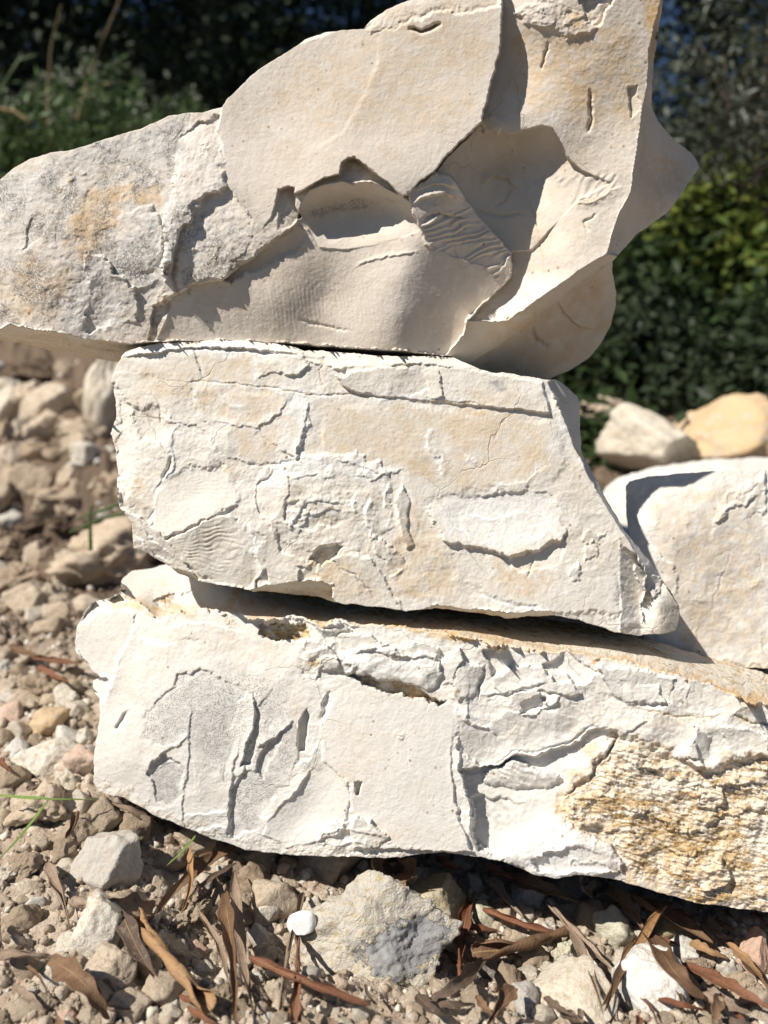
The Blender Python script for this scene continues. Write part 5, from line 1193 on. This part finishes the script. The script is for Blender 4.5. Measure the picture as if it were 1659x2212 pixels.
LV = [ # start, end, sag, width px, material, roll, twist, kind, lift, label
 ((515,1822),(317,1995),14,40,L_BRN,1.1,.5,'lance',(.006,.016,.006),'broad brown folded leaf sticking out from under the white block at left'),
 ((412,1830),(392,1972),-12,17,L_TAN,1.3,1.2,'lance',(.022,.022,.012),'narrow tan curled leaf standing over the broad brown one'),
 ((510,1865),(388,1962),8,16,L_DRK,1.0,.6,'lance',(.012,.016,.008),'thin dark brown leaf right of the narrow tan one'),
 ((152,1950),(330,1972),3,24,L_GRY,2.7,.1,'even',(.008,.010,.008),'grey brown leaf rolled into a tube, lying level at left'),
 ((262,1968),(346,2128),6,36,L_DRK,1.4,.5,'lance',(.016,.012,.006),'dark grey folded leaf beside the tan rolled one'),
 ((298,1984),(456,2184),4,30,L_TAN,2.6,.3,'even',(.010,.014,.010),'tan leaf rolled into a long tube at lower left'),
 ((109,2070),(235,2202),-16,62,L_BRN,.75,.5,'lance',(.020,.026,.008),'broad golden brown curled leaf at the lower left corner'),
 ((104,1862),(152,2012),-6,20,L_GRY,2.0,.4,'lance',(.006,.008,.006),'weathered grey rolled leaf at left, pointing up'),
 ((432,1970),(492,2114),-12,22,L_GRY,1.5,.6,'lance',(.010,.012,.008),'curved grey leaf left of the tall mottled one'),
 ((486,1928),(508,2210),-6,38,L_BRN,1.5,.4,'lance',(.016,.018,.010),'tall mottled brown leaf near the middle left, with a split tip'),
 ((508,1880),(548,2192),8,28,L_GRY,1.6,.5,'lance',(.020,.014,.008),'slender grey brown leaf crossing the tall mottled one'),
 ((538,2066),(800,2172),6,28,L_RED,1.7,.3,'lance',(.020,.016,.008),'red brown rolled leaf lying in front of the yellowish stone'),
 ((849,1874),(853,1926),0,52,L_BRN,2.4,.1,'even',(.022,.024,.022),'short curled brown leaf hanging over the top of the yellowish stone'),
 ((1050,2072),(928,2158),-12,42,L_DRK,.9,.5,'lance',(.010,.014,.010),'blackish leaf right of the grey flint patch'),
 ((1043,1963),(1222,2020),8,23,L_RED,1.6,.4,'lance',(.012,.016,.012),'bright red brown curved leaf right of the reddish stick'),
 ((1018,2058),(1222,2016),10,25,L_BRN,2.6,.2,'even',(.012,.014,.012),'brown rolled leaf below the red curved one'),
 ((1080,1890),(1254,1952),-4,26,L_BRN,2.0,.4,'lance',(.014,.018,.010),'rusty rolled leaf along the foot of the white block'),
 ((1062,1894),(1131,1984),4,24,L_GRY,1.3,.5,'lance',(.016,.016,.010),'grey split leaf at the foot of the white block'),
 ((1176,1942),(1330,2102),4,20,L_GRY,1.8,.8,'lance',(.018,.020,.010),'long thin grey brown leaf running down to the right'),
 ((1234,2008),(1302,2190),-6,26,L_GRY,1.2,.7,'lance',(.020,.018,.010),'flat grey brown leaf pointing down to the large white stone'),
 ((1440,1958),(1298,2176),6,24,L_TAN,1.4,1.4,'lance',(.034,.026,.012),'twisted orange brown leaf standing up at lower right'),
 ((1396,2016),(1306,2184),10,24,L_BRN,1.3,.8,'lance',(.022,.020,.010),'olive brown leaf beside the twisted orange one'),
 ((1312,1908),(1394,2016),-5,32,L_BRN,1.3,.4,'lance',(.020,.022,.014),'brown pointed leaf tucked under the white block at right'),
 ((1346,1930),(1540,2038),-6,33,L_BRN,2.2,.2,'lance',(.020,.022,.014),'long rust brown rolled leaf at lower right'),
 ((1492,2034),(1574,2070),5,28,L_TAN,1.1,.4,'lance',(.012,.014,.010),'small orange brown leaf at the end of the rust brown roll'),
 ((1398,2012),(1522,2158),10,74,L_BRN,.55,.3,'lance',(.026,.028,.016),'broad mottled brown leaf with a stalk, the widest at lower right'),
 ((1480,2084),(1672,2184),-4,44,L_RED,.9,.2,'lance',(.018,.018,.014),'broad reddish leaf running out at the right edge'),
 ((1510,2146),(1622,2188),4,30,L_GRY,.9,.3,'lance',(.014,.014,.010),'greyish leaf below the broad reddish one'),
 ((1572,2036),(1668,2150),-6,28,L_TAN,1.0,.4,'lance',(.016,.016,.012),'rust orange leaf beside the pink stone'),
 ((1114,2135),(1050,2220),4,30,L_BRN,1.6,.4,'lance',(.016,.016,.012),'brown folded leaf at the bottom edge, right of centre'),
 ((1176,2154),(1246,2200),3,16,L_DRK,1.4,.4,'lance',(.010,.010,.008),'small dark leaf left of the pale stone at the bottom edge'),
 ((1030,2150),(1070,2200),3,18,L_BRN,1.2,.4,'lance',(.010,.010,.008),'small brown leaf behind the brown folded one at the bottom edge'),
 ((1448,1964),(1536,2034),-5,27,L_RED,.9,.3,'lance',(.012,.014,.010),'pinkish brown leaf lying on the shaded soil at lower right'),
 ((170,1754),(142,1812),-4,24,L_BRN,1.7,.6,'lance',(.022,.024,.018),'small curled brown leaf on the earthy stone at left'),
 ((86,1690),(58,1704),-3,20,L_DRK,1.6,.8,'lance',(.012,.016,.010),'tiny dark curled leaf above the grass blade'),
 ((1258,1902),(1280,1928),3,22,L_GRY,2.2,.2,'even',(.022,.020,.016),'short pale tube of rolled leaf poking out under the white lobe'),
 ((70,1422),(168,1432),2,20,L_RED,1.4,.3,'lance',(.02,.02,.02),'reddish leaf at left beside the white block, out of focus'),
 ((80,1440),(150,1475),2,18,L_RED,1.3,.3,'lance',(.02,.02,.02),'lower reddish leaf of the pair left of the white block'),
 ((20,1395),(85,1420),2,18,L_BRN,1.3,.3,'lance',(.02,.02,.02),'brown leaf at left behind the reddish pair'),
 ((0,1640),(24,1668),2,18,L_RED,1.5,.3,'lance',(.012,.012,.012),'dark red leaf at the left edge'),
 ((900,2150),(960,2195),3,26,L_DRK,1.0,.4,'lance',(.010,.012,.008),'dark purplish leaf below the yellowish stone'),
 ((940,1850),(1000,1880),3,16,L_RED,1.6,.4,'lance',(.016,.016,.012),'reddish leaf in the shadow under the white block'),
 ((1050,1868),(1120,1900),3,18,L_RED,1.6,.4,'lance',(.024,.024,.02),'thin rust leaf lying against the bottom of the white block'),
 ((1400,1950),(1470,1975),3,30,L_DRK,1.0,.4,'lance',(.014,.014,.012),'dark leaf in the shadow under the rust crusted end'),
 ((1560,2150),(1540,2215),3,26,L_BRN,1.2,.4,'lance',(.014,.016,.012),'brown leaf standing at the bottom edge beside the large white stone'),
]
for a, b, sg, wd, m, rl, tw, kd, lf, lab in LV: put_leaf(mid(a, b, sg), wd, m, lab, rl * 1.3, tw * 1.4, lf, kd)
for a, b, sg, wd, lab in [((657,1930),(606,2184),8,11,'brown twig under the white shard, leaning left'), ((645,2020),(636,2208),-3,12,'red brown twig under the white shard, upright'), ((1014,1948),(992,2114),5,14,'reddish brown stick right of the yellowish stone'), ((228,1730),(332,1780),-5,8,'thin brown twig at the left foot of the white block'), ((-6,2062),(120,2070),-3,12,'pale brown twig at the lower left edge'), ((-4,1990),(6,2060),1,9,'dark twig at the left edge, near the bottom')]:
    put_leaf(mid(a, b, sg), wd, L_RED if 'red' in lab else L_GRY, lab, 2.9, .2, (.010, .014, .008), 'even', 'twig', 'twig')
for a, b, sg, wd, lab, lf in [((-20,1716),(215,1728),3,8,'long green grass blade lying across the stones at left', (.030,.034,.020)), ((104,1728),(-8,1862),-5,9,'green grass blade slanting down at the left edge', (.032,.03,.022)), ((424,1804),(360,1870),-3,8,'short green grass blade in front of the shaded stones', (.03,.03,.02))]:
    put_leaf(mid(a, b, sg), wd, L_GRN, lab, .6, .3, lf, 'lance', 'green_grass', 'grass')
# generic litter
rl_ = random.Random(77)
for i in range(40):
    px, py = rl_.uniform(900, 1660), rl_.uniform(1960, 2215)
    if i % 3 == 0: px, py = rl_.uniform(0, 900), rl_.uniform(1960, 2215)
    an = rl_.uniform(.1, 1.4); ln = rl_.uniform(50, 120)
    put_leaf(mid((px, py), (px + ln * math.cos(an), py + ln * math.sin(an) * .7), rl_.uniform(-8, 8)), rl_.uniform(10, 20), rl_.choice([L_BRN, L_GRY, L_DRK, L_RED]), 'scrap of dry brown leaf lying flat among the small stones', rl_.uniform(.8, 2), .5, (.004, .008, .004), group='scraps of leaf litter')

# ================================================================== VEGETATION BEHIND
def leaf_cards(P, Nrm, size, aspect, R, bend=.25, droop=0.):
    """one folded leaf per point: two quads meeting at the midrib"""
    n = len(P)
    t = R.normal(size=(n, 3)); t[:, 2] -= droop
    t -= (t * Nrm).sum(1)[:, None] * Nrm; t /= np.linalg.norm(t, axis=1)[:, None] + 1e-9
    s = np.cross(t, Nrm)
    L = (size * R.uniform(.6, 1.3, n))[:, None]; Wd = L * aspect
    a = P; b = P + t * L; m1 = P + t * L * .45 + s * Wd * .5 + Nrm * L * bend * .3; m2 = P + t * L * .45 - s * Wd * .5 + Nrm * L * bend * .3
    V = np.stack([a, m1, b, m2], 1).reshape(-1, 3)
    i = np.arange(n) * 4
    return V, np.concatenate([np.c_[i, i + 1, i + 2], np.c_[i, i + 2, i + 3]])
def crown_pts(R, c, rad, nclump, per, csize):
    """clumps scattered through an ellipsoid, thicker towards its skin"""
    u = R.normal(size=(nclump, 3)); u /= np.linalg.norm(u, axis=1)[:, None]
    q = u * (R.rand(nclump, 1) ** .45) * np.array(rad) * (1 + .25 * R.normal(size=(nclump, 1)))
    o = R.normal(size=(nclump, per, 3)) * csize * R.uniform(.5, 1.4, (nclump, 1, 1))
    P = (q[:, None] + o).reshape(-1, 3) + np.array(c)
    Nn = R.normal(size=P.shape) + (P - np.array(c)) / np.array(rad) * .8 + np.array([0, 0, .5])
    return P, Nn / np.linalg.norm(Nn, axis=1)[:, None], q + np.array(c)
def tube(path, radii, sides=7):
    V = []; Fq = []
    path = [Vector(p) for p in path]
    for i, p in enumerate(path):
        t = (path[min(i + 1, len(path) - 1)] - path[max(i - 1, 0)]).normalized()
        a = t.orthogonal().normalized(); b = t.cross(a)
        for j in range(sides):
            an = j / sides * 2 * math.pi
            V.append((p + (a * math.cos(an) + b * math.sin(an)) * radii[i])[:])
    for i in range(len(path) - 1):
        for j in range(sides):
            j2 = (j + 1) % sides
            Fq.append((i * sides + j, i * sides + j2, (i + 1) * sides + j2, (i + 1) * sides + j))
    return np.array(V), np.array(Fq)
def join(parts):
    Vs = []; Fs = []; n = 0
    for V, Fq in parts: Vs.append(V); Fs.append(Fq + n); n += len(V)
    return np.concatenate(Vs), np.concatenate(Fs)
def foliage(name, c1, c2, c3, tr=.25, rough=.5):
    k = N(name)
    n1 = k.noise(3, 3); n2 = k.noise(40, 2)
    c = k.mix(k.ramp(n1, .35, .65), c1, c2)
    c = k.mix(k.math('MULTIPLY', k.ramp(n2, .5, .7), .8), c, c3)
    k.done(c, None, rough)
    ts = k.n('BsdfTranslucent', {'Color': c}); mx = k.n('MixShader', {0: tr, 1: k.b.outputs[0], 2: ts.outputs[0]})
    k.t.links.new(mx.outputs[0], k.t.nodes['Material Output'].inputs[0])
    return k.m
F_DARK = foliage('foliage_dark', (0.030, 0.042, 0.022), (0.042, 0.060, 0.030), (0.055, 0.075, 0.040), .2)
F_OLIVE = foliage('foliage_olive', (0.05, 0.06, 0.04), (0.075, 0.088, 0.062), (0.24, 0.26, 0.21), .15, .3)  # silvery flecks, lightened to paint glints on the leaves
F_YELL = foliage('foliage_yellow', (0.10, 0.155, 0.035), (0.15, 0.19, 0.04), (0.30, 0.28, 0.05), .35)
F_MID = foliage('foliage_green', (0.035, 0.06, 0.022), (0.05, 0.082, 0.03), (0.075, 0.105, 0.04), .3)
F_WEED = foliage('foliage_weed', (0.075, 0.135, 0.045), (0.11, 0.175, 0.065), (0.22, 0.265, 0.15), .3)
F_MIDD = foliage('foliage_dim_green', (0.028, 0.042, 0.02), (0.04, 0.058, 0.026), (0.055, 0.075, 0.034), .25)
k = N('bark'); M_BARK = k.done(k.mix(k.noise(30, 4), (0.10, 0.075, 0.055), (0.20, 0.165, 0.13)), k.bump(k.noise(60, 4), .01), .9)
k = N('dry_stalk'); M_STALK = k.done(k.mix(k.noise(30, 3), (0.36, 0.27, 0.15), (0.30, 0.20, 0.11)), None, .8)
def at_px(px, py, d): return Vector(np.array([0, 0, CAMZ]) + rays(px, py) * d)

def tree(name, label, cat, foot, c, rad, mat, seed, nclump, per, size, aspect, csize, trunk_r, group=None, droop=0.):
    R = np.random.RandomState(seed)
    foot = Vector(foot); c = Vector(c)
    root = empty(name, foot); tag(root, label, cat, group)
    P, Nn, cl = crown_pts(R, c - foot, rad, nclump, per, csize)
    V, Fc = leaf_cards(P, Nn, size, aspect, R, droop=droop)
    link('crown', mesh_np('crown', V, Fc, False), mat, root)
    top = c - foot
    main = [Vector((0, 0, -.1))] + [top * t + Vector((math.sin(t * 5 + seed) * trunk_r * 1.5, math.cos(t * 4 + seed) * trunk_r, 0)) for t in (.25, .5, .75, 1.0)]
    parts = [tube(main, [trunk_r * 1.3, trunk_r, trunk_r * .8, trunk_r * .55, trunk_r * .25])]
    for i in range(min(14, len(cl))):
        b = Vector(cl[i * len(cl) // 14]); s = main[2 + i % 2]
        m_ = (s + b) / 2 + Vector((0, 0, -.05 * (b - s).length))
        parts.append(tube([s, m_, b], [trunk_r * .4, trunk_r * .25, trunk_r * .08], 5))
    V, Fq = join(parts)
    link('trunk', mesh_np('trunk', V, Fq), M_BARK, root)
    return root
# dense dark trees across the back
G1 = 'dark trees across the back'
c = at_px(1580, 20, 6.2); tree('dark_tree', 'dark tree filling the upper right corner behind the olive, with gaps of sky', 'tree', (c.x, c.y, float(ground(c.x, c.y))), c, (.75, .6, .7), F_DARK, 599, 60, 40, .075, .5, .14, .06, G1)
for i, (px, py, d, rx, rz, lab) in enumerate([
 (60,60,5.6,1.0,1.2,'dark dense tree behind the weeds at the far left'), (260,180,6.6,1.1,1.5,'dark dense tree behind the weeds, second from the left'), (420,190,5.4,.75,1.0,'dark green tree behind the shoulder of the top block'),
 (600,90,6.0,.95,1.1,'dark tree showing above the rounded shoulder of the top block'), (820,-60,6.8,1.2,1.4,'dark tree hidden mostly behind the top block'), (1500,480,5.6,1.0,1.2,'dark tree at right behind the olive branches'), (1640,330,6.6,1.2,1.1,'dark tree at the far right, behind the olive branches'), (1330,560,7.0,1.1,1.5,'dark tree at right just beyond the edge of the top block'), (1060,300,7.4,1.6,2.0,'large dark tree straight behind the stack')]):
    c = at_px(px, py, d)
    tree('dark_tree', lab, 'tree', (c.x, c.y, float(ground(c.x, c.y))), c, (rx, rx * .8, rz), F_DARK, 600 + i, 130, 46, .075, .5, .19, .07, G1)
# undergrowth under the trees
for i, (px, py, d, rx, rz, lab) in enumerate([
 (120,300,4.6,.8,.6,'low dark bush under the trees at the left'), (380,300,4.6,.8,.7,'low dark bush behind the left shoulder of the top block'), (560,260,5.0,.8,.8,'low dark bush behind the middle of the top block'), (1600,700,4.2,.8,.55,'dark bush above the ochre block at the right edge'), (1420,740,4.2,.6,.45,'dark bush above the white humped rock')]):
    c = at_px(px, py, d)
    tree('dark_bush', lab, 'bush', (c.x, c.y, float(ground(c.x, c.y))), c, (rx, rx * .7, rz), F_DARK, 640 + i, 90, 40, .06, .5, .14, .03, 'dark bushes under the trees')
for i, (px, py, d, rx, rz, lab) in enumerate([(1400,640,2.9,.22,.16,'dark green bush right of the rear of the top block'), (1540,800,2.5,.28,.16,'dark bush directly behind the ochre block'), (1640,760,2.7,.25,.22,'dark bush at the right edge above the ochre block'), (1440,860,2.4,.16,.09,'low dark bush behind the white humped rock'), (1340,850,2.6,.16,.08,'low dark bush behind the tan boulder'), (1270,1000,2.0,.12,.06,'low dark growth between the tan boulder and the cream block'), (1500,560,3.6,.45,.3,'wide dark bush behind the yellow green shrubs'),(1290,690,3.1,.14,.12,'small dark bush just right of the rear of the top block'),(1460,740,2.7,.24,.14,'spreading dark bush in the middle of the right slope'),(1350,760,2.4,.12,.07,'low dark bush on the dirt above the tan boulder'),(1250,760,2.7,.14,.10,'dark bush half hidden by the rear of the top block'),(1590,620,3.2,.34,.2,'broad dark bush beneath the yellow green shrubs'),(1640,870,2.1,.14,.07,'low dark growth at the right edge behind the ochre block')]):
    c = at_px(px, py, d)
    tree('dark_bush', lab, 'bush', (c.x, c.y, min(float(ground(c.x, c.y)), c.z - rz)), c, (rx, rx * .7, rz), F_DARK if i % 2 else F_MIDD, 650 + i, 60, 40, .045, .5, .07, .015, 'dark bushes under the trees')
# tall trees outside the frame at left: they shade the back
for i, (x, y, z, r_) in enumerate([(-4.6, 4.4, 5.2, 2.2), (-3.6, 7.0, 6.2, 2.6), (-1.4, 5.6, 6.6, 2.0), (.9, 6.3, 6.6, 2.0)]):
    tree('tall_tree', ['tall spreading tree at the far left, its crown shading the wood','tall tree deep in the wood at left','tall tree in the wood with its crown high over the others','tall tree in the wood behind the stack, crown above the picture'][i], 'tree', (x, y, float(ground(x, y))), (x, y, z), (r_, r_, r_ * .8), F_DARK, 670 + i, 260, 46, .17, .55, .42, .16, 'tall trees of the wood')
# olive branches at right
c = at_px(1590, 150, 2.6)
tree('olive_tree', 'olive tree with narrow silvery leaves at the upper right', 'tree', (c.x + .25, c.y + .1, float(ground(c.x + .25, c.y + .1))), c, (.30, .4, .50), F_OLIVE, 701, 55, 24, .055, .2, .075, .035, droop=.5)
c = at_px(1560, 330, 2.5)
tree('olive_tree', 'lower spray of olive branches right of the pointed blade of the top block', 'tree', (c.x + .3, c.y + .15, float(ground(c.x + .3, c.y + .15))), c, (.20, .3, .16), F_OLIVE, 702, 26, 24, .055, .2, .06, .025, droop=.5)
for a, b, m_ in (): pass
# sunlit shrubs at right
G2 = 'sunlit shrubs on the right slope'
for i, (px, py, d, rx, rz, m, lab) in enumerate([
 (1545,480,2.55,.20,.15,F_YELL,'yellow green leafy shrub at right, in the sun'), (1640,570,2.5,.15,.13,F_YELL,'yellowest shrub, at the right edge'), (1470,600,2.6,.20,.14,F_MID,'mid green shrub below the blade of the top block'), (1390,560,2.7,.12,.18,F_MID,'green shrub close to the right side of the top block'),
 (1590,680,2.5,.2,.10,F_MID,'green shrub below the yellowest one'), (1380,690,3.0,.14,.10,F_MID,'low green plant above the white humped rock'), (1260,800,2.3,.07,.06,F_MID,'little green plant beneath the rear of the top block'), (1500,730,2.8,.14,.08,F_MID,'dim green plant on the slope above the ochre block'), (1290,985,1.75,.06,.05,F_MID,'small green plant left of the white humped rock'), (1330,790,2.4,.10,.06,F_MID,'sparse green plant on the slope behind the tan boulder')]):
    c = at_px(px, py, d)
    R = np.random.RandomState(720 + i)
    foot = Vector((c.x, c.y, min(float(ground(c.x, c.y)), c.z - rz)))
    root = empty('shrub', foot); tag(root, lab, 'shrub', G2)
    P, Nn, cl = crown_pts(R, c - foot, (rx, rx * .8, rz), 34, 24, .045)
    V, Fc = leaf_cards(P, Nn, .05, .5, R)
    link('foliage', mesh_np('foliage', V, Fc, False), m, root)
    V, Fq = join([tube([(0, 0, -.03), Vector(cl[j]) * .5 + Vector((0, 0, .02)), cl[j]], [.008, .005, .002], 5) for j in range(8)])
    link('stem', mesh_np('stem', V, Fq), M_BARK, root)
# weeds on the bank at upper left
kk = N('flower_heads'); M_FLOWER = kk.done((0.24, 0.26, 0.19), None, .8)
G3 = 'green weeds on the bank at the upper left'
wl = ['leftmost pale green weed on the bank', 'tall pale green weed with a flowering top, on the bank', 'bushy green weed in the middle of the clump on the bank', 'weed with a white flowering top right of the middle of the clump', 'slender weed at the right end of the clump', 'low weed behind the left shoulder of the top block', 'low weed at the left edge above the grey rock', 'short weed in the middle foot of the clump', 'thin weed standing alone right of the clump', 'thin weed standing alone, nearest the smooth scoop']
for i, (px, py0, py1, d) in enumerate([(30,330,190,3.0), (165,330,150,3.0), (190,330,210,2.9), (250,330,170,3.1), (300,320,230,3.0), (290,320,260,2.8), (20,330,260,2.8), (120,340,230,2.8), (390,260,200,3.3), (420,250,190,3.3)]):
    R = np.random.RandomState(760 + i)
    f = at_px(px, py0, d); h_ = (py0 - py1) * d / F
    root = empty('weed', f); tag(root, wl[i], 'plant', G3)
    stems = []; Ps = []; fl = []
    for j in range(16 if i < 8 else 3):
        sp = .13 if i < 8 else .03
        b = Vector((0, 0, -.12)); tp = Vector((R.normal() * sp, R.normal() * sp, -.12)) + Vector((R.normal() * .05, R.normal() * .05, .12 + h_ * R.uniform(.5, 1.05)))
        md = (b + tp) / 2 + Vector((R.normal() * .02, R.normal() * .02, 0))
        stems.append(tube([b, md, tp], [.003, .0025, .0012], 4))
        t = R.rand(34)[:, None]
        Ps.append(np.array(b[:]) * (1 - t) + np.array(tp[:]) * t + R.normal(size=(34, 3)) * .012)
        fl.append(np.array(tp[:]) + R.normal(size=(14, 3)) * .010)
    P = np.concatenate(Ps); Nn = R.normal(size=P.shape) + (0, 0, .6); Nn /= np.linalg.norm(Nn, axis=1)[:, None]
    V, Fc = leaf_cards(P, Nn, .045, .35, R)
    P2 = np.concatenate(fl); N2 = R.normal(size=P2.shape); N2 /= np.linalg.norm(N2, axis=1)[:, None]
    V2, Fc2 = leaf_cards(P2, N2, .018, .6, R)
    me = mesh_np('foliage', np.concatenate([V, V2]), np.concatenate([Fc, Fc2 + len(V)]), False)
    me.materials.append(F_WEED); me.materials.append(M_FLOWER)
    me.polygons.foreach_set('material_index', np.r_[np.zeros(len(Fc), np.int32), np.ones(len(Fc2), np.int32)])
    link('foliage', me, None, root)
    V, Fq = join(stems); link('stem', mesh_np('stem', V, Fq), F_WEED, root)
def stalk(pts, d, r_, lab, mat=None, nm='grass_stalk'):
    P = [at_px(x, y, d) for x, y in pts]
    V, Fq = tube(P, [r_ * (1 - .6 * i / (len(P) - 1)) for i in range(len(P))], 6)
    V = V - np.array(P[0][:]); o = link(nm, mesh_np(nm, V, Fq), mat or M_STALK); o.location = P[0]
    tag(o, lab, 'grass')
stalk([(-10,250),(10,180),(40,130),(80,118)], 2.6, .006, 'arching green grass blade at the upper left edge', F_WEED, 'green_grass')
stalk([(105,300),(102,200),(110,100),(132,10)], 2.8, .003, 'pale dry grass stalk standing at the upper left', None)
stalk([(165,260),(190,170),(220,90),(262,-10)], 2.8, .004, 'dry grass stalk leaning right at the upper left', None)
stalk([(185,200),(230,180),(275,180)], 3.2, .006, 'reddish dry seed head drooping behind the weeds', None)
stalk([(0,235),(30,240),(70,268)], 2.6, .007, 'pale blade crossing the foot of the weeds at the left edge', None, 'green_grass')
for i, (pts, lab) in enumerate([([(290,1105),(220,1120),(150,1150)], 'thin green grass blade over the dark hollow at left'), ([(280,1080),(215,1105),(170,1120)], 'pale green grass blade above the other over the dark hollow'), ([(196,1190),(194,1110),(200,1090)], 'short grass stalk rising from the crusty rock')]):
    stalk(pts, 1.15, .0035, lab, F_WEED, 'green_grass')
# the wood goes on beyond the picture at the right
for i, (x, y, h_, r_) in enumerate([(2.6, 3.6, 1.1, .8), (3.6, 4.6, 1.5, 1.1), (2.9, 5.4, 1.7, 1.0), (4.6, 6.2, 2.0, 1.3)]):
    z = float(ground(x, y))
    tree('dark_tree', ['low spreading dark tree off to the right of the olive', 'dark tree off to the right, behind the low spreading one', 'tall dark tree behind the olive, far back at right', 'broadest dark tree, farthest off to the right'][i], 'tree', (x, y, z), (x, y, z + h_ * .8), (r_, r_ * .8, h_), F_DARK, 820 + i, 110, 44, .075, .5, .19, .07, G1)
